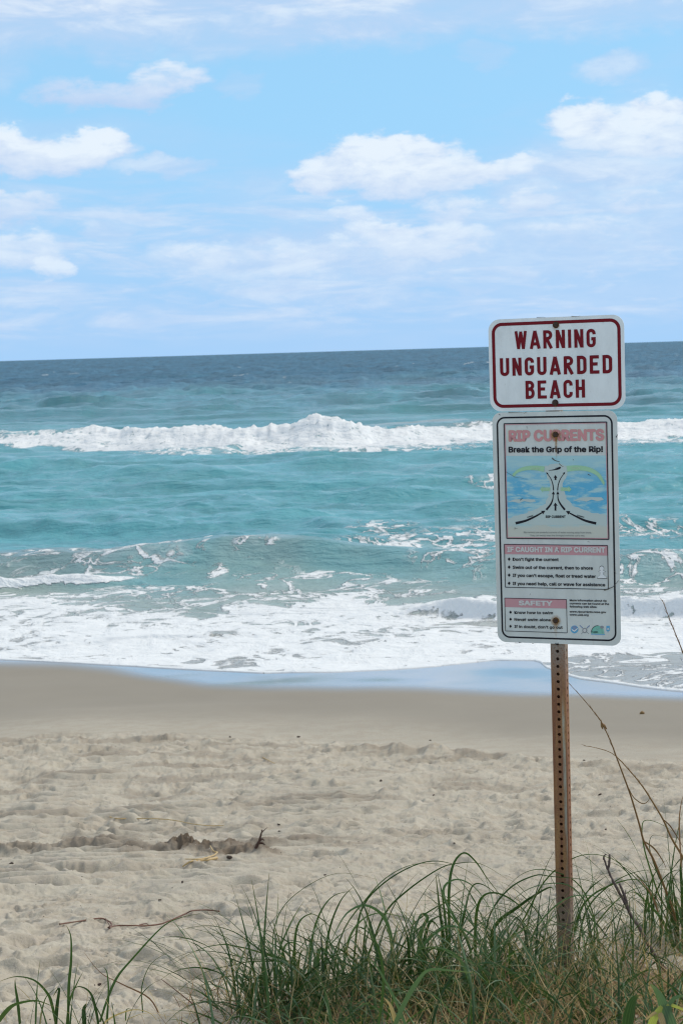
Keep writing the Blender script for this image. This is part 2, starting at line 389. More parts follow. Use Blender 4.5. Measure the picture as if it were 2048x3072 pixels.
for (pa, pb, py_, hh_) in [(1060, 1370, 1476, .34), (520, 800, 1512, .30), (200, 480, 1570, .24), (700, 1100, 1560, .22), (0, 260, 1480, .24), (1250, 1600, 1540, .22), (300, 640, 1430, .30), (1880, 2150, 1450, .3), (820, 1180, 1400, .32), (0, 300, 1405, .3)]:
    pA, pB = at_z(pa, py_, 0), at_z(pb, py_ - 10, 0); xm, hw_ = (pA.x + pB.x) / 2, (pB.x - pA.x) / 2
    yc_ = pA.y + (X2 - pA.x) * (pB.y - pA.y) / (pB.x - pA.x) * .4 + (fbm(X2 * .5, X2 * 0, int(pa), 2) - .5) * 1.6; dd = Y2 - yc_
    Z2 += hh_ * np.exp(-(np.abs((X2 - xm) / hw_) ** 3)) * np.where(dd < 0, np.exp(-(dd / .8) ** 2), np.exp(-(dd / 2.6) ** 2))
shal = sst(dW, 1.5, 22)                           # waves die out in the swash
farw = 1.0 + 1.4 * sst(Y2, 110, 260)
Z2 *= (.10 + .90 * shal) * farw
foam = np.zeros_like(X2)
def ridge(yc, h, wf, wb):
    d = Y2 - yc; return h * np.where(d < 0, np.exp(-(d / wf) ** 2), np.exp(-(np.abs(d) / wb) ** 1.5))
z0 = lambda px, py: at_z(px, py, 0.0)
# outer breaker
B1 = curve([(-400, 1330), (0, 1336), (150, 1342), (420, 1350), (750, 1354), (1100, 1346), (1480, 1316), (1870, 1316), (2048, 1310), (2500, 1300)], z0)
def xw(pts, Yd):
    xs = [at(px, 1300, Yd).x for px, v in pts]; vs = [v for px, v in pts]; return lambda x: np.interp(x, xs, vs)
h1 = xw([(-600, .4), (0, .45), (140, .62), (200, .85), (300, .60), (600, .70), (780, .72), (870, .95), (940, 1.45), (1010, 1.30), (1090, .85), (1180, .62), (1300, .45), (1500, .35), (1870, .45), (2050, .5), (2600, .5)], 95)
n_b = fbm(X2 * .5, Y2 * .35, 401, 4)
c1 = B1(X2) + 9.0 + (fbm(X2 * .09, X2 * 0, 402, 3) - .5) * 4
Z2 += ridge(c1 + (n_b - .5) * 3, h1(X2) * (.88 + .24 * fbm(X2 * .9, Y2 * .9, 405, 3)), 3.0, 5.5)
d1 = Y2 - B1(X2) + (fbm(X2 * .35, Y2 * .2, 403, 4) - .5) * 6
bk = 9.0 + 4.0 * sst(X2, 3.2, 0.5) + 2.5 * sst(X2, 14, 16)
f1 = sst(d1, -1.0, 1.6) * sst(d1, bk + 4, bk)
f1 *= 1 - .42 * sst(X2, 1.5, 4.0) * sst(X2, 9, 6.5) * sst(d1, 8.6, 9.8)
f1 *= 1 - .35 * sst(X2, -15, -19) * sst(d1, 6, 8.5)
Z2 += f1 * (fbm(X2 * .9, Y2 * .9, 404, 4) - .45) * .40 + f1 * np.clip(fbm(X2 * 2.6, Y2 * 1.2, 407, 3) - .5, 0, 1) * .55 * np.exp(-((Y2 - c1) / 2.5) ** 2)
foam = np.maximum(foam, f1 * (.86 + .40 * (fbm(X2 * .30, Y2 * .35, 406, 4) - .45)))
foam = np.maximum(foam, .62 * sst(d1, -9, -1) * sst(d1, 10, 4) * sst(X2, -14, -8))
# inner swell about to break
C2 = curve([(-500, 1720), (0, 1712), (130, 1702), (350, 1705), (560, 1700), (800, 1694), (1100, 1694), (1400, 1704), (1900, 1700), (2500, 1710)], z0)
h2 = xw([(-600, .3), (0, .32), (300, .38), (500, .62), (650, .80), (900, .78), (1050, .55), (1250, .4), (1500, .45), (2100, .4)], 38)
Z2 += ridge(C2(X2), h2(X2) * (.85 + .3 * fbm(X2 * .4, Y2 * .4, 411)), 1.0, 3.0)
# small bores
C3 = curve([(-500, 1790), (0, 1772), (150, 1758), (420, 1745), (700, 1800), (1100, 1815)], z0)
h3 = xw([(-600, .3), (0, .28), (180, .28), (330, .14), (450, .0)], 35)
r3 = ridge(C3(X2), h3(X2), .25, .9)
C4 = curve([(1000, 1860), (1180, 1842), (1330, 1840), (1480, 1850), (1870, 1840), (2048, 1845), (2400, 1850)], z0)
h4 = xw([(1000, 0), (1180, .08), (1280, .24), (1360, .32), (1480, .3), (1880, .3), (2100, .3), (2500, .2)], 32)
r4 = ridge(C4(X2), h4(X2), .22, .9)
Z2 += (r3 + r4) * (.8 + .45 * fbm(X2 * 3, Y2 * 3, 421))
foam = np.maximum(foam, sst(r3 + r4, .05, .14) * .97)
C5 = curve([(-300, 1948), (0, 1944), (200, 1936), (300, 1926), (460, 1914), (600, 1912), (800, 1906), (950, 1880)], z0)
h5 = xw([(-600, .05), (0, .05), (600, .045), (800, .02), (950, 0), (1000, 0)], 28)
r5 = ridge(C5(X2), h5(X2), .06, .5); Z2 += r5
# carpet of foam towards the sand
TP = curve([(-500, 1790), (0, 1800), (200, 1800), (383, 1812), (622, 1842), (670, 1815), (957, 1800), (1196, 1805), (1435, 1800), (1900, 1790), (2500, 1790)], z0)
dT = TP(X2) - Y2 + (fbm(X2 * .9, Y2 * .8, 431, 4) - .5) * 2.2
lowf = fbm(X2 * .5, Y2 * .35, 433, 3)
f3 = sst(dT, -1.0, .9) * (.83 + .26 * (lowf - .5) * 2)
LO = curve([(-500, 2200), (1500, 2100), (1610, 2003), (1640, 1992), (1750, 1968), (2048, 1962), (2400, 1962)], hit)
f3 *= 1 - .62 * sst(LO(X2) - Y2, -.15, .2) * sst(X2, 2.0, 2.9)
foam = np.maximum(foam, f3)
# lace between the carpet and the swell
PN = fbm(X2 * 1.1, Y2 * .9, 434, 3)
def patch(px, py, rx, ry, v):
    global foam
    p = at_z(px, py, 0.0); a = ((X2 - p.x) / rx) ** 2 + ((Y2 - p.y) / ry) ** 2
    foam = np.maximum(foam, min(v, .58) * np.exp(-(a * .6) ** 1.2) * (.75 + .5 * PN))
for q in [(1250, 1640, 1.9, 1.8, .50), (1420, 1620, 1.6, 1.8, .52), (1150, 1600, 1.0, 1.6, .42), (1400, 1700, 1.3, 1.2, .40), (1480, 1570, 1.4, 2, .36), (380, 1705, 1.5, 1.0, .50), (520, 1712, .55, .9, .62),
          (300, 1735, 1.1, .7, .50), (130, 1700, 1.1, .8, .42), (625, 1690, .10, .9, .66), (650, 1728, .22, .5, .62), (770, 1700, .5, .6, .42), (980, 1735, 1.0, .5, .56), (1180, 1745, 1.2, .4, .56), (880, 1755, .5, .5, .52),
          (420, 1775, 1.4, .9, .60), (200, 1790, 1.5, .6, .60), (1050, 1785, 2.0, .5, .50), (700, 1800, 1.5, .6, .46), (1960, 1600, 1.8, 2, .42), (2000, 1720, 1.6, 1.5, .42),
          (1470, 1425, .9, 2.2, .62), (1130, 1462, .5, .8, .52)]: patch(*q)
foam = np.maximum(foam, .42 * sst(dT, -7, -1.5) * sst(fbm(X2 * .45, Y2 * .4, 441, 3), .34, .62))
# whitecaps out to sea
wc = sst(fbm(X2 * .11, Y2 * .035, 451, 4, .6), .76, .82) * sst(Y2, 120, 170) * sst(Y2, 900, 400)
foam = np.maximum(foam, wc * .62)
foam = np.maximum(foam, sst(dW, .24, .10) * .97)
# swash lies on the sand
gzs = H0(Y2)
lo_ = gzs + .008 + .014 * sst(dW, 0, .16) + .02 * sst(dW, .2, 4)
crm = (fbm(X2 * 2.2, Y2 * 2.2, 461, 4) - .5) * .05 * sst(foam, .4, .8) * sst(dW, .3, 1.5) * sst(Y2, 60, 40)
Z2 = np.maximum(Z2 + .02, lo_); _t = sst(dW, 0, 3.0); Z2 = lo_ * (1 - _t) + Z2 * _t + crm
# beach has noise of its own under the swash: follow it at the very edge
hzm = (fbm(X2 * .35, Y2 * .35, 3, 3) - .5) * .14 * sst(Y2, 30, 18)
Z2 += hzm * sst(dW, 5, 0)
Z2[0, :] -= .05
fr = sst(YB, 30, 60) * 0
# colour of the water body by depth
def lerp(a, b, t): return a[None, None, :] * (1 - t[..., None]) + b[None, None, :] * t[..., None]
deep = np.array([.040, .130, .200]); mid = np.array([.050, .215, .230]); teal = np.array([.095, .335, .372]); sandy = np.array([.31, .39, .36]); thinw = np.array([.33, .33, .30])
nn = fbm(X2 * .05, Y2 * .02, 471, 4)
t1 = sst(1 / Y2 + (nn - .5) * .004, 1 / 420., 1 / 120.); t2 = sst(1 / Y2, 1 / 150., 1 / 85.)
wc_ = lerp(deep, mid, t1); wc_ = wc_ * (1 - t2[..., None]) + teal * t2[..., None]
t3 = sst(Y2 + (fbm(X2 * .25, Y2 * .2, 472, 3) - .5) * 7, 41, 33); wc_ = wc_ * (1 - t3[..., None]) + sandy * t3[..., None]
t4 = sst(dW, 7, 2); wc_ = wc_ * (1 - t4[..., None]) + thinw * t4[..., None]
# silty patches behind the breaker and at left of the swell
for (px, py, rx, ry, v) in [(1300, 1262, 7, 3.0, .8), (1480, 1270, 6, 3, .5), (150, 1700, 2.6, 2.2, .45), (0, 1740, 2, 1.6, .4), (400, 1700, 1.5, 1.5, .25), (400, 1650, 1.2, .8, .35)]:
    p = at_z(px, py, .0); a = ((X2 - p.x) / rx) ** 2 + ((Y2 - p.y - (0 if py > 1500 else -8)) / ry) ** 2
    t = (v * np.exp(-a ** 1.5))[..., None]; wc_ = wc_ * (1 - t) + np.array([.25, .27, .24]) * t
streak = fbm(X2 * .25, Y2 * .45, 481, 4, .6)
wc_ = wc_ * (.74 + .52 * streak)[..., None]
fs = fbm(X2 * .20, Y2 * .035, 482, 5, .7); wc_ = wc_ * (1 + 1.1 * (fs - .5) * sst(Y2, 90, 200))[..., None]  # light and dark faces of the far chop, put into the water colour

mw, T, b = newmat('sea_water')
geo = T.node('ShaderNodeNewGeometry').outputs['Position']
foamA = T.attr('foam').outputs['Fac']; colA = T.attr('body').outputs['Color']; farA = T.attr('far').outputs['Fac']
gw = T.vm('ADD', geo, T.scl(T.vm('SUBTRACT', T.node('ShaderNodeTexNoise').outputs['Color'], (.5, .5, .5)), (0, 0, 0)))
na = T.noise(T.scl(geo, (1.0, .85, 0)), 1.5, 8, .62, .5)
nb = T.noise(T.scl(geo, (1.0, 1.0, 0)), .9, 5, .6, .9)
hol = T.noise(T.scl(geo, (.8, 1.25, 0)), 4.5, 4, .6, .3)
line = T.m('ADD', T.m('MULTIPLY', foamA, .115), T.m('SUBTRACT', T.m('MULTIPLY', T.m('SUBTRACT', na, .5), .16), T.m('ABSOLUTE', T.m('SUBTRACT', nb, .5))))
lines = T.m('MULTIPLY', T.ss(line, -.004, .028), T.ss(foamA, .16, .34))
v = T.m('ADD', foamA, T.m('MULTIPLY', T.m('SUBTRACT', na, .5), 1.0))
v = T.m('SUBTRACT', v, T.m('MULTIPLY', T.ss(hol, .56, .70), .34))
carpet = T.ss(v, .60, .76)
mask = T.m('MAXIMUM', lines, carpet)
soft = T.m('MULTIPLY', T.ss(v, .30, .62), T.m('MULTIPLY', T.ss(foamA, .22, .5), .22))
mask = T.m('MAXIMUM', mask, soft)
foamc = T.mix(T.noise(geo, 3, 5, .6), (.72, .745, .75), (.84, .86, .86))
T.put(b.inputs['Base Color'], T.mix(mask, colA, foamc))
T.put(b.inputs['Roughness'], T.m('ADD', T.m('MULTIPLY_ADD', mask, .5, .16), T.m('MULTIPLY', farA, .30)))
b.inputs['IOR'].default_value = 1.333
T.put(b.inputs['Specular IOR Level'], T.m('MULTIPLY', T.m('MULTIPLY_ADD', farA, -.30, .5), T.m('MULTIPLY_ADD', mask, -.8, 1.0)))
w1 = T.noise(T.scl(geo, (.8, 1.6, 1)), 2.2, 6, .6, .3); w2 = T.noise(T.scl(geo, (.5, 1.4, 1)), .45, 6, .62, .2); w3 = T.noise(T.scl(geo, (.35, 1.0, 1)), .10, 6, .65)
hh = T.m('ADD', T.m('MULTIPLY', w1, .10), T.m('ADD', T.m('MULTIPLY', w2, .5), T.m('MULTIPLY', w3, T.m('MULTIPLY', farA, 4.0))))
hh = T.m('MULTIPLY', hh, T.ss(T.attr('swash').outputs['Fac'], 0, 1, .25, 1.))
hh = T.m('ADD', hh, T.m('MULTIPLY', mask, T.m('MULTIPLY_ADD', na, .12, .03)))
T.put(b.inputs['Normal'], T.bump(hh, .9, 1.0))
far = sst(Y2, 60, 400)
sea = link('sea', grid_mesh('sea', X2, Y2, Z2, {'foam': foam, 'body': wc_, 'far': far, 'swash': sst(dW, .5, 12)}), mw, kind='structure')


# =================================================================== things
def tag(o, label, cat, group=None):
    o['label'] = label; o['category'] = cat
    if group: o['group'] = group
    return o
def empty(name, loc, rz=0.0):
    o = bpy.data.objects.new(name, None); COL.objects.link(o); o.location = loc; o.rotation_euler = (0, 0, rz); o.empty_display_size = .05
    return o

# ------------------------------------------------------------------ materials of the sign
def paint(name, col, var=.06, rough=.5, scale=14):
    return plain(name, col, rough, var, scale, .25)
M_white = None
def plate_mat(name, col):
    m_, T, b = newmat(name); co = T.node('ShaderNodeTexCoord').outputs['Object']
    n = T.noise(T.scl(co, (3, 3, 1.2)), 5, 6, .65); n2 = T.noise(co, 90, 3, .6); n3 = T.noise(T.scl(co, (16, 1, 1.0)), 3, 4, .6)
    c = T.mix(T.ss(n, .35, .7), col, [x * .87 for x in col])
    c = T.mix(T.ss(n2, .70, .76, 0, .35), c, (.32, .30, .27))
    c = T.mix(T.ss(n3, .58, .8, 0, .3), c, (.50, .46, .38))
    T.put(b.inputs['Base Color'], c); b.inputs['Roughness'].default_value = .38; b.inputs['Specular IOR Level'].default_value = .45
    return m_
M_plate = plate_mat('white_sheet_print', (.84, .89, .89)); M_plate2 = plate_mat('weathered_sheet_print', (.68, .72, .69))
M_red = paint('dark_red_print', (.175, .002, .009)); M_black = paint('black_print', (.013, .013, .020), .3)
M_pink = paint('faded_pink_print', (.64, .30, .31), .10); M_pinkbar = paint('faded_pink_bar', (.60, .32, .345), .08); M_yel = paint('pale_yellow_edge', (.68, .64, .42))
M_pale = paint('pale_letter_print', (.66, .66, .64)); M_chan = None
M_green = paint('faded_green_print', (.38, .66, .42), .08); M_pgreen = paint('pale_green_letter', (.50, .72, .50)); M_grey = paint('grey_small_print', (.30, .32, .31))
M_logob = paint('logo_blue', (.13, .42, .66)); M_logov = paint('logo_slate', (.24, .32, .48)); M_logoT = paint('logo_teal', (.22, .55, .44)); M_logog = paint('logo_grey', (.30, .32, .34))
M_wht = paint('white_figure', (.80, .82, .82))
def metal_rust(name, a, b_, c_, sc=1.0, rough=.8):
    m_, T, b = newmat(name); co = T.node('ShaderNodeTexCoord').outputs['Object']
    st = T.noise(T.scl(co, (1, 1, .06)), 55 * sc, 5, .6, .4); sp = T.noise(co, 130 * sc, 6, .7); bg_ = T.noise(T.scl(co, (1, 1, .35)), 9 * sc, 5, .6)
    c = T.mix(T.ss(st, .38, .62), a, b_)
    c = T.mix(T.ss(sp, .5, .68, 0, .65), c, [x * .45 for x in a])
    c = T.mix(T.m('MULTIPLY', T.ss(bg_, .50, .72), .75), c, c_)
    T.put(b.inputs['Base Color'], c); b.inputs['Roughness'].default_value = rough; b.inputs['Specular IOR Level'].default_value = .25
    T.put(b.inputs['Normal'], T.bump(T.m('ADD', sp, T.m('MULTIPLY', st, .5)), .5, .001))
    return m_
mp, T, b = newmat('rusted_galvanised_steel')
co = T.node('ShaderNodeTexCoord').outputs['Object']; spz = T.node('ShaderNodeSeparateXYZ'); T.put(spz.inputs[0], co)
st = T.noise(T.scl(co, (1, 1, .05)), 60, 5, .6, .3); sp = T.noise(co, 170, 6, .7); bg_ = T.noise(T.scl(co, (1, 1, .3)), 10, 5, .6)
rust = T.mix(T.ss(st, .36, .62), (.24, .105, .055), (.37, .195, .080))
rust = T.mix(T.ss(bg_, .42, .62), rust, (.23, .10, .055))
rust = T.mix(T.ss(sp, .5, .66, 0, .6), rust, (.11, .055, .038))
greyz = T.mix(sp, (.24, .225, .19), (.36, .34, .29))
topf = T.ss(T.m('ADD', spz.outputs[2], T.m('MULTIPLY', bg_, .5)), 1.20, 1.55)        # zinc still sound under the signs
c = T.mix(T.m('MULTIPLY', topf, T.ss(sp, .70, .42)), rust, greyz)
lim = T.m('MULTIPLY', T.ss(T.m('ABSOLUTE', T.m('SUBTRACT', spz.outputs[0], .0155)), .0065, .003), T.m('MULTIPLY', T.ss(T.noise(T.scl(co, (2, 2, .25)), 14, 4, .6), .40, .62), T.ss(spz.outputs[2], .30, .5)))
lim = T.m('MULTIPLY', lim, T.ss(spz.outputs[2], 1.02, .9))
c = T.mix(T.m('MULTIPLY', lim, .7), c, (.48, .52, .42))                              # chalky streak down the front
c = T.mix(T.ss(spz.outputs[2], .42, .22, 0, .55), c, (.24, .235, .20))
T.put(b.inputs['Base Color'], c); b.inputs['Roughness'].default_value = .75; b.inputs['Specular IOR Level'].default_value = .3
T.put(b.inputs['Normal'], T.bump(T.m('ADD', sp, T.m('MULTIPLY', st, .5)), .5, .001))
M_post = mp
M_bolt = metal_rust('rusted_bolt', (.045, .026, .020), (.09, .045, .028), (.07, .06, .05), 3)

# ------------------------------------------------------------------ the sign: post
IN = .0254
PF = at(1671, 1954, 5.2)
YAW = -R_(21.4)
gb = gz(PF.x, PF.y)
root = empty('beach_warning_sign', (PF.x + .0055 * (PF.z - gb), PF.y, gb), YAW)
root.rotation_euler = (0, R_(-.32), YAW)
tag(root, 'two white metal warning signs bolted to a rusty perforated square post in the dune grass', 'sign')
bpy.context.view_layer.update()
RI = root.matrix_world.inverted()
def loc(px, py):      # photo pixel -> sign plane (local x, z)
    d = ray(px, py); o = RI @ EYE; dd = RI.to_3x3() @ d; t = -o.y / dd.y; p = o + dd * t
    return p.x, p.z
a_ = loc(1671, 1954); X0 = a_[0]; ZH = a_[1]
top_z = loc(1668, 975)[1]
def build_post():
    hw = .0245; r = .006; V = []; Fc = []
    npz = int((top_z + .25) / IN) + 1; zc0 = ZH % IN          # hole centres fall on ZH
    kmin = -int(.25 / IN); kmax = int((top_z - zc0) / IN)
    def P(face, u, v, dpt=0.0):                                 # face 0 front,1 right,2 back,3 left ; dpt inwards
        yy = hw - dpt
        if face == 0: return (u, hw - yy, v)
        if face == 1: return (yy, hw + u, v)
        if face == 2: return (-u, hw + yy, v)
        return (-yy, hw - u, v)
    NS = 12; hr = .0056; e = hw - r
    for face in range(4):
        for k in range(kmin, kmax + 1):
            zc = zc0 + k * IN
            ring = [(hr * math.cos(2 * math.pi * (i + .5) / NS), hr * math.sin(2 * math.pi * (i + .5) / NS)) for i in range(NS)]
            sq = []
            for i in range(NS):
                a = 2 * math.pi * (i + .5) / NS; c_, s__ = math.cos(a), math.sin(a)
                q = 1 / max(abs(c_) / e, abs(s__) / (IN / 2)); sq.append((c_ * q, s__ * q))
            b0 = len(V)
            for (u, v) in sq: V.append(P(face, u, zc + v))
            for (u, v) in ring: V.append(P(face, u, zc + v))
            for (u, v) in ring: V.append(P(face, u, zc + v, .0028))
            for i in range(NS):
                j = (i + 1) % NS
                Fc.append((b0 + i, b0 + j, b0 + NS + j, b0 + NS + i)); Fc.append((b0 + NS + i, b0 + NS + j, b0 + 2 * NS + j, b0 + 2 * NS + i))
            for (su, sv) in ((1, 1), (-1, 1), (-1, -1), (1, -1)):
                cb = len(V); V.append(P(face, su * e, zc + sv * IN / 2))
                for i in range(NS):
                    j = (i + 1) % NS
                    ai, aj = 2 * math.pi * (i + .5) / NS, 2 * math.pi * (i + 1.5) / NS
                    ca = math.atan2(sv * IN / 2, su * e) % (2 * math.pi)
                    if ai < ca < aj or (j == 0 and (ca > ai or ca < aj - 2 * math.pi)): Fc.append((b0 + i, cb, b0 + j))
        # rounded corner to the next face
        z0, z1 = zc0 + kmin * IN - IN / 2, zc0 + kmax * IN + IN / 2
        cx = {0: (e, hw - e), 1: (e, hw + e), 2: (-e, hw + e), 3: (-e, hw - e)}[face]
        a0 = {0: -90, 1: 0, 2: 90, 3: 180}[face]; b0 = len(V)
        for i in range(6):
            a = R_(a0 + 18 * i); V.append((cx[0] + r * math.cos(a), cx[1] + r * math.sin(a), z0)); V.append((cx[0] + r * math.cos(a), cx[1] + r * math.sin(a), z1))
        for i in range(5): Fc.append((b0 + 2 * i, b0 + 2 * i + 2, b0 + 2 * i + 3, b0 + 2 * i + 1))
    V = [(x + X0, y, z) for x, y, z in V]
    return mesh('post', V, Fc)
po = link('post', build_post(), M_post, root)
po.data.materials[0] = M_post
# keep the streak position relative to the post centre
if abs(X0) > 1e-6:
    for v in po.data.vertices: v.co.x -= X0
    po.location.x = X0

# ------------------------------------------------------------------ flat print tools (plane of the sheet: x, z; print stands proud of it)
LAY = [0]
LEVEL = dict(picture=1, rip_channel=2, wave_crest=3, heading_bar=1, border=1, picture_frame=4, picture_edge=3, heading_edge=1, heading=3, escape_arrow=4, escape_word=6, figure_outline=3, figure=5,
             round_logo=1, round_logo_top=3, logo_bird=5, crossed_oar=2, ring_logo=4, ring_logo_centre=5, arched_logo=1, arched_logo_rim=4, arched_logo_base=3, palm=3, gull=3, flag_logo=1, flag_logo_figure=3)
def lay(name=''):
    LAY[0] += 1; return -.0033 - .0003 * LEVEL.get(name, 4) - .00001 * (LAY[0] % 12)
def poly2(name, polys, mat, parent, y=None):
    """polys: list of closed outlines [(x,z)..], each filled by triangulation"""
    y = lay(name) if y is None else y
    bm = bmesh.new()
    for i, pg in enumerate(polys):
        vs = [bm.verts.new((p[0], y - .00004 * i, p[1])) for p in pg]
        es = [bm.edges.new((vs[k], vs[(k + 1) % len(vs)])) for k in range(len(vs))]
        bmesh.ops.triangle_fill(bm, use_beauty=True, use_dissolve=False, edges=es)
    for f in bm.faces:
        f.normal_update()
        if f.normal.y > 0: f.normal_flip()
    me = bpy.data.meshes.new(name); bm.to_mesh(me); bm.free()
    return link(name, me, mat, parent)
def rr(x0, z0, x1, z1, r, n=7):
    pts = []
    for cx, cz, a0 in ((x1 - r, z1 - r, 0), (x0 + r, z1 - r, 90), (x0 + r, z0 + r, 180), (x1 - r, z0 + r, 270)):
        for i in range(n + 1):
            a = R_(a0 + 90 * i / n); pts.append((cx + r * math.cos(a), cz + r * math.sin(a)))
    return pts
def frame(name, x0, z0, x1, z1, w_, r, mat, parent):
    y = lay(name); o = rr(x0, z0, x1, z1, max(r, w_ * 1.01)); i_ = rr(x0 + w_, z0 + w_, x1 - w_, z1 - w_, max(r - w_, w_ * .01)); n = len(o)
    V = [(a, y, c_) for a, c_ in o] + [(a, y, c_) for a, c_ in i_]
    return link(name, mesh(name, V, [(k, (k + 1) % n, n + (k + 1) % n, n + k) for k in range(n)]), mat, parent)
def plate(name, x0, z0, x1, z1, r, mat, parent, th=.002, y=-.003):
    o = rr(x0, z0, x1, z1, r, 9); n = len(o)
    V = [(a, y, c_) for a, c_ in o] + [(a, y + th, c_) for a, c_ in o]
    Fc = [tuple(range(n))[::-1], tuple(range(n, 2 * n))] + [(k, (k + 1) % n, n + (k + 1) % n, n + k) for k in range(n)]
    me = mesh(name, V, Fc); bm = bmesh.new(); bm.from_mesh(me); bmesh.ops.recalc_face_normals(bm, faces=bm.faces); bm.to_mesh(me); bm.free()
    return link(name, me, mat, parent)
def stroke(pts, w0, w1=None):
    """ribbon outline along a polyline with width tapering w0 -> w1"""
    w1 = w0 if w1 is None else w1; L = []; R = []; n = len(pts)
    for i, p in enumerate(pts):
        a = pts[max(i - 1, 0)]; c_ = pts[min(i + 1, n - 1)]; dx_, dz_ = c_[0] - a[0], c_[1] - a[1]; q = math.hypot(dx_, dz_) or 1
        w_ = (w0 + (w1 - w0) * i / (n - 1)) / 2
        L.append((p[0] - dz_ / q * w_, p[1] + dx_ / q * w_)); R.append((p[0] + dz_ / q * w_, p[1] - dx_ / q * w_))
    return L + R[::-1]
def bez(pts, n=14):
    """smooth curve through points (Catmull-Rom)"""
    P_ = [pts[0]] + list(pts) + [pts[-1]]; out_ = []
    for i in range(1, len(P_) - 2):
        for k in range(n):
            t = k / n; a, b_, c_, d_ = P_[i - 1], P_[i], P_[i + 1], P_[i + 2]
            out_.append(tuple(.5 * ((2 * b_[j]) + (c_[j] - a[j]) * t + (2 * a[j] - 5 * b_[j] + 4 * c_[j] - d_[j]) * t * t + (3 * b_[j] - a[j] - 3 * c_[j] + d_[j]) * t ** 3) for j in range(len(b_))))
    out_.append(tuple(pts[-1])); return out_
_tx = {}
OFFS = [(0, 0), (1, 0), (-1, 0), (0, .8), (0, -.8), (.7, .6), (-.7, -.6), (-.7, .6), (.7, -.6)]
import os
try: FONT = bpy.data.fonts.load(os.path.join(bpy.utils.resource_path('LOCAL'), 'datafiles', 'fonts', 'Inter.woff2'))
except Exception: FONT = None
def text_mesh(s, bold):
    cu = bpy.data.curves.new('t', 'FONT'); cu.body = s; cu.size = 1; cu.resolution_u = 3; cu.space_character = 1.0 + bold * .5
    if FONT: cu.font = FONT
    o = bpy.data.objects.new('t', cu); COL.objects.link(o); dg = bpy.context.evaluated_depsgraph_get(); dg.update()
    me = o.evaluated_get(dg).to_mesh(); V = np.array([v.co[:2] for v in me.vertices]); Fc = [tuple(p.vertices) for p in me.polygons]
    o.evaluated_get(dg).to_mesh_clear(); bpy.data.objects.remove(o); return V, Fc
def text(name, s, x0, zb, x1, cap, mat, parent, bold=.02, rot=0.0, y=None):
    """text line from x0 to x1, baseline zb, capital height cap"""
    V, Fc = text_mesh(s, bold)
    if 'H' not in _tx: _tx['H'] = text_mesh('H', 0)[0][:, 1].max()
    y = lay(name) if y is None else y
    # heavy face: the outline laid down several times, shifted by the extra stroke weight
    V0, F0 = V, Fc; n0 = len(V); V = np.concatenate([V0 + np.array(o_) * bold for o_ in OFFS]); Fc = [tuple(i + k * n0 for i in f) for k in range(len(OFFS)) for f in F0]
    sx = (x1 - x0) / (V[:, 0].max() - V[:, 0].min()); sz = cap / (_tx['H'] + 2 * bold); mnx = V[:, 0].min()
    P_ = []
    for i_, (a, c_) in enumerate(V):
        u, v_ = (a - mnx) * sx, (c_ + bold) * sz
        P_.append((x0 + u * math.cos(rot) - v_ * math.sin(rot), y - .00003 * (i_ // n0), zb + u * math.sin(rot) + v_ * math.cos(rot)))
    me = mesh(name, P_, Fc)
    for p in me.polygons:
        pass
    return link(name, me, mat, parent)

# ------------------------------------------------------------------ upper sheet: WARNING / UNGUARDED / BEACH
uT = lambda x: 951.5 - .0416 * (x - 1668); uB = lambda x: 1231 - .0166 * (x - 1668)
ux0, _z = loc(1467, 1095); ux1, _z = loc(1873, 1088); uz1 = loc(1668, 951)[1]; uz0 = loc(1668, 1231)[1]
up_ = plate('upper_sheet', ux0, uz0, ux1, uz1, .038, M_plate, root)
up_.name = 'warning_plate'; up_['label'] = 'white sheet with dark red border and lettering'
def U(cx, cy):       # enlargement coordinates of the upper sheet -> local
    return loc(1440 + cx / 3.361, 920 + cy / 3.361)
bx = .0115
frame('border', ux0 + bx, uz0 + bx, ux1 - bx, uz1 - bx, .0105, .034, M_red, up_)
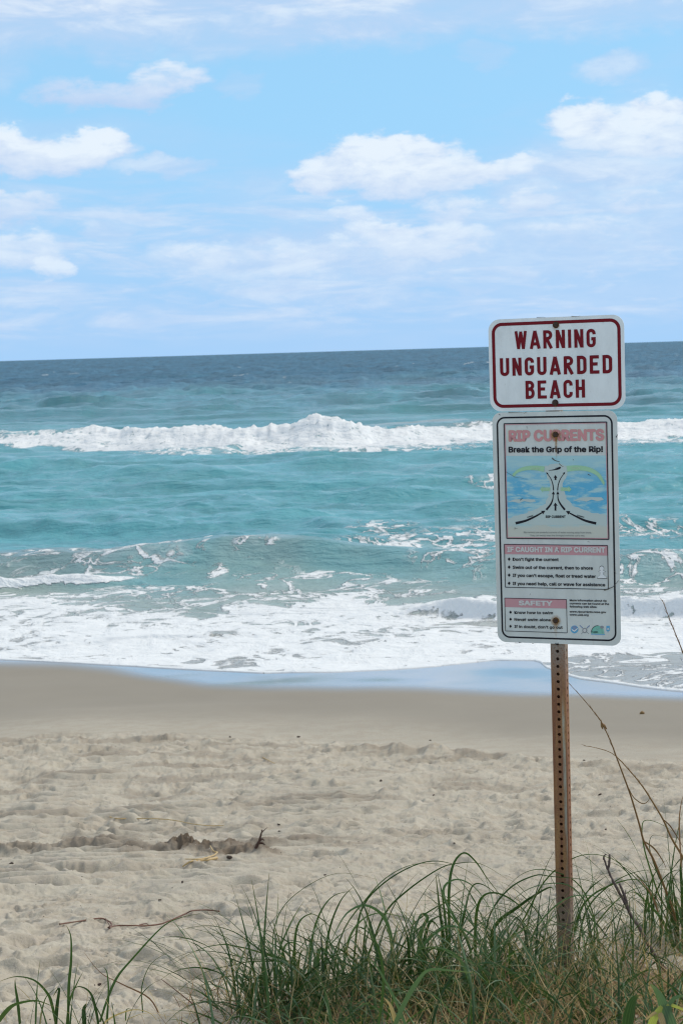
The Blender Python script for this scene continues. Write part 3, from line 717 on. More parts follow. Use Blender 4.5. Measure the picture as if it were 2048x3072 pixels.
# highway style capitals drawn as strokes on a 0..1 high cell
def arc(cx, cz, rx, rz, a0, a1, n=10): return [(cx + rx * math.cos(R_(a0 + (a1 - a0) * i / n)), cz + rz * math.sin(R_(a0 + (a1 - a0) * i / n))) for i in range(n + 1)]
sw = .17
def glyph(ch):
    h_ = sw / 2; wd = .50; x0, x1, t, b_ = h_, wd - h_, 1 - h_, h_; r = (x1 - x0) / 2; cx = wd / 2
    G = {'I': ([[(h_, 0), (h_, 1)]], sw), 'U': ([[(x0, 1)] + arc(cx, b_ + r, r, r, 180, 360) + [(x1, 1)]], wd),
         'N': ([[(x0, 0), (x0, 1)], [(x1, 0), (x1, 1)], [(x0 + .01, .97), (x1 - .01, .03)]], wd),
         'E': ([[(x0, 0), (x0, 1)], [(x0, t), (wd - .02, t)], [(x0, .53), (wd - .09, .53)], [(x0, b_), (wd, b_)]], wd),
         'H': ([[(x0, 0), (x0, 1)], [(x1, 0), (x1, 1)], [(x0, .51), (x1, .51)]], wd),
         'D': ([[(x0, 0), (x0, 1)], [(x0, t), (cx - .02, t)] + arc(cx - .02, t - r, r + .02, r, 90, 0, 8) + arc(cx - .02, b_ + r, r + .02, r, 0, -90, 8) + [(x0, b_)]], wd),
         'R': ([[(x0, 0), (x0, 1)], [(x0, t), (cx, t)] + arc(cx, .735, r, t - .735, 90, -90, 12) + [(x0, .47)], [(cx - .02, .45), (x1 + .03, 0)]], wd + .03),
         'B': ([[(x0, 0), (x0, 1)], [(x0, t), (cx - .02, t)] + arc(cx - .02, .735, r, t - .735, 90, -90, 12) + [(x0, .53)], [(x0, .53), (cx, .53)] + arc(cx, (.53 + b_) / 2, r, (.53 - b_) / 2, 90, -90, 12) + [(x0, b_)]], wd),
         'C': ([[(x1, .68)] + arc(cx, t - r, r, r, 0, 180) + arc(cx, b_ + r, r, r, 180, 360) + [(x1, .33)]], wd),
         'G': ([[(x1, .70)] + arc(cx, t - r, r, r, 0, 180) + arc(cx, b_ + r, r, r, 180, 360) + [(x1, .46)], [(x1 + h_, .46), (cx + .01, .46)]], wd),
         'A': ([[(.07, 0), (.29, .99)], [(.51, 0), (.29, .99)], [(.13, .27), (.45, .27)]], .58),
         'W': ([[(.07, 1), (.20, .01)], [(.20, .01), (.335, .97)], [(.335, .97), (.47, .01)], [(.47, .01), (.60, 1)]], .67)}
    return G[ch]
def word(s, cx0, cx1, yb_l, yb_r, yt_l, yt_r):
    # widths in cell units, gaps between
    adv = [glyph(c_)[1] for c_ in s]; gap = .17; tot = sum(adv) + gap * (len(s) - 1)
    pl_, pr_ = U(cx0, yb_l), U(cx1, yb_r); tl_, tr_ = U(cx0, yt_l), U(cx1, yt_r)
    x = 0
    for c_, a in zip(s, adv):
        st_, _ = glyph(c_); polys = []
        for sk in st_:
            wdt = sw * (.92 if c_ in 'W' else 1)
            o = []
            # keep stroke widths even: work in metres
            f = lambda p: (pl_[0] + (pr_[0] - pl_[0]) * (x + p[0]) / tot, (pl_[1] + (pr_[1] - pl_[1]) * (x + p[0]) / tot) + ((tl_[1] - pl_[1]) + ((tr_[1] - pr_[1]) - (tl_[1] - pl_[1])) * (x + p[0]) / tot) * p[1])
            pts = [f(p) for p in sk]; o = stroke(pts, wdt * (pr_[0] - pl_[0]) / tot * 1.0)
            polys.append(o)
        poly2('letter', polys, M_red, up_, y=-.0042)
        x += a + gap
word('WARNING', 352, 1165, 430, 408, 248, 222)
word('UNGUARDED', 203, 1331, 700, 670, 520, 485)
word('BEACH', 460, 1057, 930, 916, 748, 733)

# ------------------------------------------------------------------ lower sheet
lx0, _z = loc(1484, 1582); lx1, _z = loc(1856, 1582); lz1 = loc(1670, 1234)[1]; lz0 = loc(1670, 1931)[1]
LAY[0] = 0
lp = plate('rip_current_plate', lx0, lz0, lx1, lz1, .030, M_plate2, root); lp['label'] = 'tall weathered white sheet with rip current advice'
def Q(cx, cy): return loc(1470 + cx / 3.92, 1230 + cy / 3.92)
def Q3(cx, cy): return loc(1470 + cx / 3.92, 1610 + cy / 3.92)
frame('border', lx0 + .0145, lz0 + .0145, lx1 - .0145, lz1 - .0145, .0055, .028, M_black, lp)
a = Q(158, 155); b1 = Q(1400, 1525)
PX0, PZ1, PX1, PZ0 = a[0], a[1], b1[0], b1[1]
# picture panel
mpn, T, b = newmat('printed_sea_picture'); co = T.node('ShaderNodeTexCoord').outputs['Object']; s_z = T.node('ShaderNodeSeparateXYZ'); T.put(s_z.inputs[0], co); zz = s_z.outputs[2]
n = T.noise(T.scl(co, (1, 1, 3.2)), 11, 6, .6, .6); n2 = T.noise(T.scl(co, (1, 1, 5)), 26, 5, .65, .3)
zt = Q(770, 540)[1]; zbm = Q(770, 1400)[1]; hgt = zt - zbm
fr_ = T.m('DIVIDE', T.m('SUBTRACT', zz, zbm), hgt)                   # 0 beach .. 1 far sea
light = (.42, .67, .70); blue = (.10, .46, .70)
prof = T.m('MULTIPLY', T.ss(fr_, .10, .30), T.ss(fr_, 1.0, .55))
cc_ = T.mix(T.m('MULTIPLY', T.ss(T.m('ADD', n, T.m('MULTIPLY', n2, .35)), .55, .76), T.m('MULTIPLY_ADD', prof, .85, .15)), light, blue)
cc_ = T.mix(T.ss(n2, .58, .68, 0, .55), cc_, (.36, .62, .72))
cc_ = T.mix(T.ss(T.m('ADD', fr_, T.m('MULTIPLY', T.m('SUBTRACT', n, .5), .25)), .12, .0), cc_, (.585, .61, .535))
T.put(b.inputs['Base Color'], cc_); b.inputs['Roughness'].default_value = .4
poly2('picture', [[Q(182, 540), Q(182, 1505), Q(1378, 1510), Q(1378, 535)]], mpn, lp)
def qp(pts, f=Q): return [f(*p) for p in pts]
random.seed(3)
def jag(pts, amp, n=6):
    o = []
    for i in range(len(pts) - 1):
        for k in range(n):
            t = k / n; o.append((pts[i][0] + (pts[i + 1][0] - pts[i][0]) * t + random.uniform(-amp, amp), pts[i][1] + (pts[i + 1][1] - pts[i][1]) * t + random.uniform(-amp * .5, amp * .5)))
    o.append(pts[-1]); return o
M_chan = paint('pale_rip_channel_print', (.53, .635, .615), .05)
left = jag([(640, 660), (650, 760), (700, 850), (690, 980), (650, 1090), (520, 1170), (330, 1240), (190, 1270)], 14)
right = jag([(1370, 1240), (1150, 1190), (960, 1120), (880, 1000), (850, 870), (900, 780), (920, 680), (830, 630), (720, 635), (640, 660)], 14)
poly2('rip_channel', [qp(left + [(190, 1380), (330, 1330), (560, 1350), (900, 1350), (1250, 1340), (1370, 1370)] + right[:-1])], M_chan, lp)
poly2('wave_crest', [qp([(200, 1080), (290, 1050), (400, 1046), (520, 1050), (535, 1075), (470, 1085), (400, 1070), (340, 1092), (260, 1076)])], M_chan, lp)
poly2('wave_crest', [qp([(970, 1072), (1060, 1030), (1180, 1022), (1310, 1026), (1335, 1055), (1260, 1070), (1190, 1052), (1130, 1076), (1050, 1058)])], M_chan, lp)
frame('picture_frame', PX0, PZ0, PX1, PZ1, .0032, .0, M_black, lp)
frame('picture_edge', PX0 + .0035, PZ0 + .0035, PX1 - .0035, PZ1 - .0035, .0022, .0, M_pinkbar, lp)
def tq(name, s, x0, yb, x1, cap_px, mat, bold=.02, f=Q, yb2=None, **k):
    p, q_ = f(x0, yb), f(x1, yb2 if yb2 is not None else yb)
    r_ = math.atan2(q_[1] - p[1], q_[0] - p[0]); pc = f(x0, yb - cap_px)
    return text(name, s, p[0], p[1], p[0] + math.hypot(q_[0] - p[0], q_[1] - p[1]), pc[1] - p[1], mat, lp, bold, r_, **k)
tq('heading_edge', 'RIP CURRENTS', 214, 378, 1345, 146, M_yel, .062, yb2=365)
tq('heading', 'RIP CURRENTS', 219, 374, 1340, 138, M_pink, .050, yb2=361)
tq('subheading', 'Break the Grip of the Rip!', 217, 500, 1325, 70, M_black, .034, yb2=495)
# arrows
def arrow(name, pts, w0, w1, hl, hw_, mat, f=Q):
    c_ = bez(pts, 8); c2 = [f(*p) for p in c_]; px = abs(f(100, 0)[0] - f(0, 0)[0]) / 100
    e_ = c2[-1]; e0 = c2[-3]; dx_, dz_ = e_[0] - e0[0], e_[1] - e0[1]; q = math.hypot(dx_, dz_); dx_ /= q; dz_ /= q
    tip = (e_[0] + dx_ * hl * px, e_[1] + dz_ * hl * px); h_ = hw_ * px / 2
    return poly2(name, [stroke(c2, w0 * px, w1 * px), [(e_[0] - dz_ * h_, e_[1] + dx_ * h_), tip, (e_[0] + dz_ * h_, e_[1] - dx_ * h_)]], mat, lp)
arrow('current_arrow', [(300, 1330), (420, 1300), (530, 1250), (610, 1205)], 30, 14, 45, 46, M_black)
arrow('current_arrow', [(1245, 1332), (1120, 1300), (1010, 1250), (930, 1208)], 30, 14, 45, 46, M_black)
arrow('rip_arrow', [(660, 1172), (710, 1110), (735, 1050), (742, 990)], 24, 8, 36, 36, M_black)
arrow('rip_arrow', [(878, 1172), (830, 1110), (800, 1050), (795, 990)], 24, 8, 36, 36, M_black)
arrow('rip_arrow', [(745, 945), (738, 880), (715, 810), (675, 750)], 12, 7, 24, 26, M_black)
arrow('rip_arrow', [(793, 945), (800, 880), (825, 810), (865, 748)], 12, 7, 24, 26, M_black)
poly2('up_arrow', [qp([(758, 822), (758, 795), (745, 797), (767, 762), (790, 797), (778, 795), (778, 822)])], M_black, lp)
poly2('up_arrow', [qp([(757, 1182), (757, 1122), (742, 1124), (767, 1088), (793, 1124), (778, 1122), (778, 1182)])], M_black, lp)
poly2('swimmer', [qp([(686, 708), (730, 700), (765, 692), (790, 684), (762, 688), (768, 680), (800, 673), (812, 668), (822, 665), (831, 672), (828, 684), (815, 695), (790, 702), (740, 708), (690, 712)])], M_black, lp)
def escape(pts, w0, w1, hl, hw_): arrow('escape_arrow', pts, w0, w1, hl, hw_, M_green)
escape([(636, 695), (540, 680), (420, 685), (330, 715), (285, 755)], 62, 26, 30, 50)
escape([(902, 690), (1020, 680), (1150, 695), (1260, 750), (1318, 830), (1328, 850)], 66, 24, 36, 34)
escape([(705, 930), (660, 930), (620, 930)], 40, 40, 34, 72)
escape([(830, 930), (880, 930), (920, 930)], 40, 40, 34, 72)
tq('escape_word', 'ESCAPE', 486, 697, 586, 24, M_pgreen, .05); tq('escape_word', 'ESCAPE', 956, 694, 1058, 24, M_pgreen, .05)
tq('escape_word', 'ESCAPE', 602, 941, 702, 24, M_pgreen, .05); tq('escape_word', 'ESCAPE', 832, 941, 930, 24, M_pgreen, .05)
tq('caption', 'RIP CURRENT', 653, 1268, 888, 30, M_black, .035)
tq('caption', 'CURRENT', 436, 1268, 510, 14, M_black, .03, yb2=1246); tq('caption', 'CURRENT', 1020, 1242, 1104, 14, M_black, .03, yb2=1268)
tq('small_print', 'Rip currents are powerful currents of water moving away from shore.', 396, 1446, 1192, 20, M_grey, .01, yb2=1450)
tq('small_print', 'They can sweep even the strongest swimmer out to sea.', 470, 1482, 1112, 20, M_grey, .01, yb2=1484)
# advice panel
def box_frame(name, p, q_, w_): frame(name, p[0], q_[1], q_[0], p[1], w_, 0, M_black, lp)
p0, p1 = Q3(163, 84), Q3(1392, 622)
poly2('heading_bar', [[(p0[0], p0[1]), (p1[0], p0[1]), (p1[0], Q3(700, 211)[1]), (p0[0], Q3(700, 211)[1])]], M_pinkbar, lp)
tq('panel_heading', 'IF CAUGHT IN A RIP CURRENT', 202, 180, 1354, 66, M_pale, .045, Q3, 188)
box_frame('panel_frame', p0, p1, .0022)
for i, (s, x1, yb, yb2) in enumerate([("Don't fight the current", 806, 283, 286), ('Swim out of the current, then to shore', 1208, 377, 387), ("If you can't escape, float or tread water", 1242, 471, 484), ('If you need help, call or wave for assistance', 1352, 567, 583)]):
    tq('advice_line', s, 266, yb, x1, 38, M_black, .028, Q3, yb2)
    cy = yb - 21
    poly2('bullet', [qp([(207, cy), (223, cy - 21), (240, cy), (223, cy + 21)], Q3)], M_black, lp)
fig = [(1262, 488), (1264, 474), (1290, 455), (1297, 420), (1268, 412), (1296, 396), (1284, 372), (1290, 352), (1310, 342), (1330, 352), (1336, 372), (1325, 396), (1356, 410), (1326, 420), (1332, 450), (1366, 474), (1371, 488)]
poly2('figure_outline', [qp([(1316 + (x - 1316) * 1.06, 418 + (y - 418) * 1.05) for x, y in fig], Q3)], M_black, lp)
poly2('figure', [qp([(1316 + (x - 1316) * .97, 418 + (y - 418) * .97) for x, y in fig], Q3)], M_wht, lp)
# safety panel
p0, p1 = Q3(168, 716), Q3(908, 1132)
poly2('heading_bar', [[(p0[0], p0[1]), (p1[0], p0[1]), (p1[0], Q3(530, 834)[1]), (p0[0], Q3(530, 834)[1])]], M_pinkbar, lp)
tq('panel_heading', 'SAFETY', 336, 806, 735, 60, M_pale, .05, Q3, 812)
box_frame('panel_frame', p0, p1, .0018)
for (s, x1, yb, yb2) in [('Know how to swim', 738, 905, 911), ('Never swim alone', 712, 987, 993), ("If in doubt, don't go out", 852, 1070, 1082)]:
    tq('advice_line', s, 285, yb, x1, 34, M_black, .024, Q3, yb2); cy = yb - 19
    poly2('bullet', [qp([(225, cy), (240, cy - 19), (256, cy), (240, cy + 19)], Q3)], M_black, lp)
for (s, x1, yb, yb2) in [('More information about rip', 1368, 757, 764), ('currents can be found at the', 1398, 794, 801), ('following web sites:', 1256, 831, 836), ('www.ripcurrents.noaa.gov', 1364, 890, 897), ('www.usla.org', 1156, 926, 930)]:
    tq('web_line', s, 934, yb, x1, 24, M_black, .026, Q3, yb2)
circ = lambda cx, cy, rx, ry, n=24, a0=0, a1=360: [(cx + rx * math.cos(R_(a0 + (a1 - a0) * i / n)), cy + ry * math.sin(R_(a0 + (a1 - a0) * i / n))) for i in range(n)]
poly2('round_logo', [qp(circ(990, 1088, 45, 46), Q3)], M_logob, lp)
poly2('round_logo_top', [qp([(960, 1060), (975, 1050), (1000, 1048), (1022, 1060), (1008, 1082), (992, 1094), (976, 1084)], Q3)], M_logov, lp)
poly2('logo_bird', [qp([(945, 1070), (962, 1085), (990, 1100), (1010, 1082), (1036, 1068), (1016, 1096), (990, 1116), (966, 1100)], Q3)], M_wht, lp)
for (x0, y0, x1, y1, w_) in [(1052, 1040, 1160, 1142, 5), (1168, 1042, 1066, 1144, 5), (1052, 1040, 1085, 1070, 11), (1168, 1042, 1138, 1070, 11)]:
    poly2('crossed_oar', [stroke([Q3(x0, y0), Q3(x1, y1)], w_ * .00028)], M_logov if w_ > 6 else M_logog, lp)
poly2('ring_logo', [qp(circ(1111, 1100, 28, 30), Q3)], M_logog, lp); poly2('ring_logo_centre', [qp(circ(1111, 1100, 18, 20), Q3)], M_pale, lp)
poly2('arched_logo', [qp([(1186, 1128)] + circ(1262, 1128, 76, 84, 20, 180, 345) + [(1340, 1134), (1340, 1140), (1186, 1136)], Q3)], M_logoT, lp)
poly2('arched_logo_rim', [stroke([Q3(*p) for p in circ(1262, 1124, 74, 80, 14, 180, 285)], .0016)], M_black, lp)
poly2('arched_logo_base', [qp([(1186, 1139), (1348, 1143), (1348, 1152), (1186, 1148)], Q3)], M_logob, lp)
poly2('palm', [stroke([Q3(1318, 1134), Q3(1308, 1080)], .001), qp([(1288, 1070), (1294, 1050), (1312, 1044), (1334, 1052), (1334, 1074), (1312, 1080)], Q3)], M_logog, lp)
poly2('gull', [stroke([Q3(1242, 1074), Q3(1258, 1090)], .0009), stroke([Q3(1258, 1090), Q3(1286, 1076)], .0009)], M_logog, lp)
tq('logo_word', 'FLORIDA', 1200, 1126, 1268, 15, M_black, .04, Q3)
poly2('flag_logo', [qp([(1364, 1046), (1404, 1046), (1404, 1104), (1390, 1106), (1384, 1130), (1374, 1106), (1364, 1106)], Q3)], M_logob, lp)
poly2('flag_logo_figure', [qp([(1374, 1092), (1376, 1078), (1384, 1070), (1394, 1078), (1398, 1092)], Q3)], M_pale, lp)
pth = Q3(762, 1262); text('maker_mark', 'AHS', pth[0], pth[1], Q3(806, 1262)[0], .0052, M_black, lp, .01)
# scuffs and rust runs on the sheets
mst, T, b = newmat('rust_run'); co = T.node('ShaderNodeTexCoord').outputs['Object']
T.put(b.inputs['Base Color'], (.42, .20, .05)); b.inputs['Roughness'].default_value = .7
T.put(b.inputs['Alpha'], T.m('MULTIPLY', T.attr('cover').outputs['Fac'], T.ss(T.noise(T.scl(co, (3, 1, .6)), 60, 4, .6), .3, .6)))
def run(parent, px, py0, py1, wd_px, a0, blob=0.0):
    x, z1_ = loc(px, py0); _, z0_ = loc(px, py1); w_ = wd_px / 900; y = -.0058; n = 8; V = []; C_ = []
    for i in range(n + 1):
        t = i / n; zz_ = z1_ + (z0_ - z1_) * t
        for j, (u, c_) in enumerate(((-1, 0), (-.35, .8), (0, 1), (.35, .8), (1, 0))):
            V.append((x + u * w_ * (1 - .3 * t) * (1 + blob * (i == 0)), y, zz_)); C_.append(c_ * a0 * (1 - t) ** 1.1)
    me = mesh('rust_run', V, [(i * 5 + j, (i + 1) * 5 + j, (i + 1) * 5 + j + 1, i * 5 + j + 1) for i in range(n) for j in range(4)])
    a = me.attributes.new('cover', 'FLOAT', 'POINT'); a.data.foreach_set('value', C_); return link('rust_run', me, mst, parent)
run(up_, 1665, 975, 1060, 5, .35); run(lp, 1667, 1305, 1385, 5, 1.0); run(lp, 1666, 1300, 1320, 16, .9); run(lp, 1666, 1865, 1925, 8, .45); run(lp, 1666, 1860, 1878, 16, .8); run(up_, 1665, 1205, 1236, 7, .45)
def disc_stain(parent, px, py, r, a0):
    x, z = loc(px, py); V = [(x, -.0061, z)]; C_ = [a0]
    for i in range(20): a = R_(18 * i); V.append((x + r * math.cos(a), -.0061, z + r * 1.1 * math.sin(a))); C_.append(0)
    me = mesh('rust_halo', V, [(0, 1 + (i + 1) % 20, 1 + i) for i in range(20)]); at_ = me.attributes.new('cover', 'FLOAT', 'POINT'); at_.data.foreach_set('value', C_); link('rust_halo', me, mst, parent)
disc_stain(lp, 1666, 1305, .022, 1.0); disc_stain(lp, 1667, 1862, .020, 1.0); disc_stain(up_, 1668, 978, .016, .5)
M_scuff = paint('dark_scuff', (.10, .095, .085), .3)
def scuff(parent, f, pts, w_): poly2('scuff', [stroke([f(*p) for p in bez(pts, 4)], w_, w_ * .2)], M_scuff, parent, y=-.0056)
for pts, w_ in [([(190, 725), (290, 785), (370, 800), (445, 818)], .0011), ([(728, 562), (760, 590), (820, 608)], .0045), ([(810, 628), (840, 655), (865, 665)], .002), ([(432, 190), (436, 225)], .0015), ([(1480, 320), (1500, 285)], .004), ([(215, 30), (330, 28), (420, 22)], .0014), ([(285, 1385), (330, 1395)], .0014), ([(295, 1380), (290, 1415)], .0014), ([(355, 1060), (385, 1030)], .003), ([(1150, 755), (1185, 770)], .003), ([(975, 582), (985, 588)], .003), ([(430, 20), (395, 45)], .0012), ([(105, 50), (125, 60)], .003), ([(1145, 1545), (1180, 1552)], .0012)]: scuff(lp, Q, pts, w_)
for pts, w_ in [([(1340, 628), (1400, 605), (1445, 585), (1510, 510)], .004), ([(380, 990), (415, 955)], .0035), ([(465, 685), (480, 660)], .0012), ([(340, 1240), (370, 1242)], .003), ([(795, 150), (815, 160)], .003), ([(1460, 400), (1480, 435)], .002), ([(495, 1252), (520, 1254)], .002), ([(840, 1105), (845, 1108)], .002)]: scuff(lp, Q3, pts, w_)
for pts, w_ in [([(570, 108), (640, 106), (660, 112)], .0016), ([(920, 96), (970, 98), (1010, 92)], .0018), ([(690, 1051), (780, 1049), (870, 1047)], .0012), ([(1235, 165), (1245, 150)], .001), ([(290, 1062), (420, 1058)], .0012)]: scuff(up_, U, pts, w_)
# bolts: washer, hex head, dome
def bolt(px, py):
    x, z = loc(px, py); bm = bmesh.new()
    def disc(r, y0, y1, n, r1=None):
        r1 = r if r1 is None else r1
        a = [bm.verts.new((r * math.cos(2 * math.pi * i / n), y0, r * math.sin(2 * math.pi * i / n))) for i in range(n)]
        c_ = [bm.verts.new((r1 * math.cos(2 * math.pi * i / n), y1, r1 * math.sin(2 * math.pi * i / n))) for i in range(n)]
        for i in range(n): bm.faces.new((a[i], a[(i + 1) % n], c_[(i + 1) % n], c_[i]))
        bm.faces.new(c_)
    disc(.0105, 0, -.0018, 20); disc(.0085, -.0018, -.0062, 6); disc(.0085, -.0062, -.0078, 6, .0058)
    bmesh.ops.recalc_face_normals(bm, faces=bm.faces)
    me = bpy.data.meshes.new('bolt'); bm.to_mesh(me); bm.free(); o = link('bolt', me, M_bolt, root); o.location = (x, -.0090 + .0058, z); o.rotation_euler = (0, random.random() * 3, 0)
    return o
for px, py in ((1667, 975), (1665, 1208), (1666, 1304), (1667, 1861)): bolt(px, py)

# ------------------------------------------------------------------ plants
def leaf_mat(name, c1, c2, tipc, tr=.25, rough=.5):
    m_, T, b = newmat(name); tone = T.attr('tone').outputs['Color']
    st_ = T.node('ShaderNodeSeparateColor'); T.put(st_.inputs[0], tone)          # r: random, g: along, b: across
    n = T.noise(T.node('ShaderNodeNewGeometry').outputs['Position'], 40, 4, .6)
    c = T.mix(st_.outputs[0], c1, c2)
    c = T.mix(T.m('MULTIPLY', n, .35), c, [x * .6 for x in c1])
    c = T.mix(T.m('MULTIPLY', T.ss(st_.outputs[1], .72, 1.0), .7), c, tipc)
    c = T.mix(T.m('MULTIPLY', T.ss(T.m('FRACT', T.m('MULTIPLY', st_.outputs[2], 5)), .6, .9), .25), c, [min(1, x * 1.7) for x in c2])
    T.put(b.inputs['Base Color'], c); b.inputs['Roughness'].default_value = rough; b.inputs['Specular IOR Level'].default_value = .3
    tl = T.node('ShaderNodeBsdfTranslucent'); T.put(tl.inputs[0], T.mix(1.0, c, (1.5, 1.6, .7), 'MULTIPLY'))
    ms_ = T.node('ShaderNodeMixShader'); ms_.inputs[0].default_value = tr
    T.l.new(b.outputs[0], ms_.inputs[1]); T.l.new(tl.outputs[0], ms_.inputs[2]); T.l.new(ms_.outputs[0], T.n['Material Output'].inputs[0])
    return m_
M_leaf = leaf_mat('dune_grass_leaf', (.018, .048, .014), (.072, .135, .038), (.20, .17, .07))
M_glau = leaf_mat('glaucous_leaf', (.060, .120, .058), (.120, .195, .100), (.20, .23, .10), .25, .45)
M_straw = leaf_mat('dead_straw', (.36, .25, .12), (.60, .46, .25), (.40, .28, .14), .2, .7)
M_rstraw = leaf_mat('reddish_straw', (.17, .085, .045), (.30, .17, .09), (.24, .13, .06), .1, .7)
M_stalk = leaf_mat('oat_stalk', (.17, .085, .035), (.30, .19, .07), (.25, .15, .08), .0, .5)
M_yellow = leaf_mat('yellowing_leaf', (.22, .30, .06), (.38, .40, .10), (.48, .42, .14), .3, .45)
M_twig = plain('weathered_twig', (.13, .095, .085), .8, .35, 60)
M_root = plain('brown_root', (.15, .075, .05), .8, .4, 60)
M_reed = plain('dry_reed', (.50, .36, .17), .7, .25, 40)
class Rib:
    def __init__(s): s.V = []; s.F = []; s.C = []
    def add(s, pts, wd, up=None, rnd=None, fold=.25, tip=.06, base=.75):
        """pts: list of Vector centre line; wd: full width"""
        n = len(pts); rnd = random.random() if rnd is None else rnd; b0 = len(s.V)
        for i, p in enumerate(pts):
            t = i / (n - 1); d = (pts[min(i + 1, n - 1)] - pts[max(i - 1, 0)])
            d = d.normalized() if d.length > 1e-9 else Vector((0, 0, 1))
            sd_ = d.cross(up if up is not None else Vector((0, 1, 0)))
            sd_ = sd_.normalized() if sd_.length > 1e-4 else Vector((1, 0, 0))
            nn_ = sd_.cross(d).normalized()
            w_ = wd * .5 * (base + (1 - base) * min(1, t * 4)) * (1 - max(0, t - .35) / .65 * (1 - tip)) ** .9
            s.V += [p - sd_ * w_ + nn_ * w_ * fold, p - nn_ * w_ * fold, p + sd_ * w_ + nn_ * w_ * fold]
            s.C += [(rnd, t, 0), (rnd, t, .5), (rnd, t, 1)]
        for i in range(n - 1):
            a = b0 + 3 * i; s.F += [(a, a + 1, a + 4, a + 3), (a + 1, a + 2, a + 5, a + 4)]
    def tube(s, pts, r0, r1, k=6, rnd=None):
        n = len(pts); rnd = random.random() if rnd is None else rnd; b0 = len(s.V)
        for i, p in enumerate(pts):
            t = i / (n - 1); d = (pts[min(i + 1, n - 1)] - pts[max(i - 1, 0)]).normalized()
            e1 = d.cross(Vector((0, 1, .2))).normalized(); e2 = d.cross(e1).normalized(); r = r0 + (r1 - r0) * t
            for j in range(k):
                a = 2 * math.pi * j / k; s.V.append(p + (e1 * math.cos(a) + e2 * math.sin(a)) * r); s.C.append((rnd, t * .7, j / k))
        for i in range(n - 1):
            for j in range(k): s.F.append((b0 + i * k + j, b0 + i * k + (j + 1) % k, b0 + (i + 1) * k + (j + 1) % k, b0 + (i + 1) * k + j))
        s.F.append(tuple(b0 + (n - 1) * k + j for j in range(k)))
    def obj(s, name, mat, parent=None, kind=None, smooth=True):
        me = mesh(name, s.V, s.F); a = me.attributes.new('tone', 'FLOAT_COLOR', 'POINT')
        a.data.foreach_set('color', [c_ for q in s.C for c_ in (*q, 1.0)])
        o = link(name, me, mat, None, kind, smooth)
        if parent is not None:
            o.parent = parent; me.transform(Matrix.Translation(parent.location).inverted())
        return o
def grow(base, azim, lean, droop, L, n=11, curl=1.5, tw=0.0):
    """blade centre line: starts `lean` rad off vertical towards azim, bends over by `droop` rad"""
    p = base.copy(); o = [p.copy()]
    for i in range(n):
        t = (i + .5) / n; th = min(lean + droop * t ** curl, 2.75); a = azim + tw * t
        p = p + Vector((math.sin(th) * math.cos(a), math.sin(th) * math.sin(a), math.cos(th))) * (L / n); o.append(p.copy())
    return o
def hero(pts, Y0, Y1=None, n=5):
    Y1 = Y0 if Y1 is None else Y1; m_ = len(pts)
    P_ = [tuple(at(px, py, Y0 + (Y1 - Y0) * i / (m_ - 1))) for i, (px, py) in enumerate(pts)]
    q = [Vector(v) for v in bez(P_, n)]
    if q[0].z > gz(q[0].x, q[0].y) and pts[0][1] > 2850:           # root it in the sand
        q.insert(0, Vector((q[0].x, q[0].y, gz(q[0].x, q[0].y) - .01)))
    return q
def clump(name, label, px, py, Y, group, heroes, spec, seed, cat='grass'):
    """spec: list of (count, radius, azimuth mean, azimuth spread, lean range, droop range, length range, width range, material, as_parts)"""
    random.seed(seed); b_ = at(px, py, Y); b_.z = gz(b_.x, b_.y)
    root_ = empty(name, b_); tag(root_, label, cat, group)
    for (pts, wpx, Y0, Y1, mat) in heroes:
        r = Rib(); c_ = hero(pts, Y0, Y1); r.add(c_, wpx * Y0 / F, up=Vector((random.uniform(-.3, .3), 1, random.uniform(-.2, .5))), rnd=random.random()); r.obj('blade', mat, root_)
    for (cnt, rad, am, asp, le, dr, ln, wd, mat, parts) in spec:
        st_ = Rib()
        for i in range(cnt):
            q = random.random() ** .7 * rad; aa = random.uniform(0, 6.28)
            x, y_ = b_.x + q * math.cos(aa) * 1.3, b_.y + q * math.sin(aa)
            bb = Vector((x, y_, gz(x, y_) - .01)); az_ = random.gauss(am, asp)
            c_ = grow(bb, az_, random.uniform(*le), random.uniform(*dr), random.uniform(*ln), 11 if parts else 8, random.uniform(1.2, 2.2), random.uniform(-.4, .4))
            # never below the sand
            for v in c_[1:]:
                g_ = gz(v.x, v.y) + .004
                if v.z < g_: v.z = g_
            upv = Vector((-math.sin(az_), math.cos(az_), 0)).cross(Vector((math.cos(az_), math.sin(az_), 0))) * 1.0
            upv = Vector((math.cos(az_ ) , math.sin(az_), random.uniform(.2, 1.2)))
            wdt = random.uniform(*wd)
            if parts: r = Rib(); r.add(c_, wdt, upv); r.obj('blade', mat, root_)
            else: st_.add(c_, wdt, upv, fold=.15)
        if not parts: st_.obj('fine_blades' if mat is not M_straw and mat is not M_rstraw else 'dead_straw', mat, root_, 'stuff')
    return root_
GR = 'tussocks of dune grass in the foreground'
pi = math.pi
G, GL, ST, RS, YL = M_leaf, M_glau, M_straw, M_rstraw, M_yellow

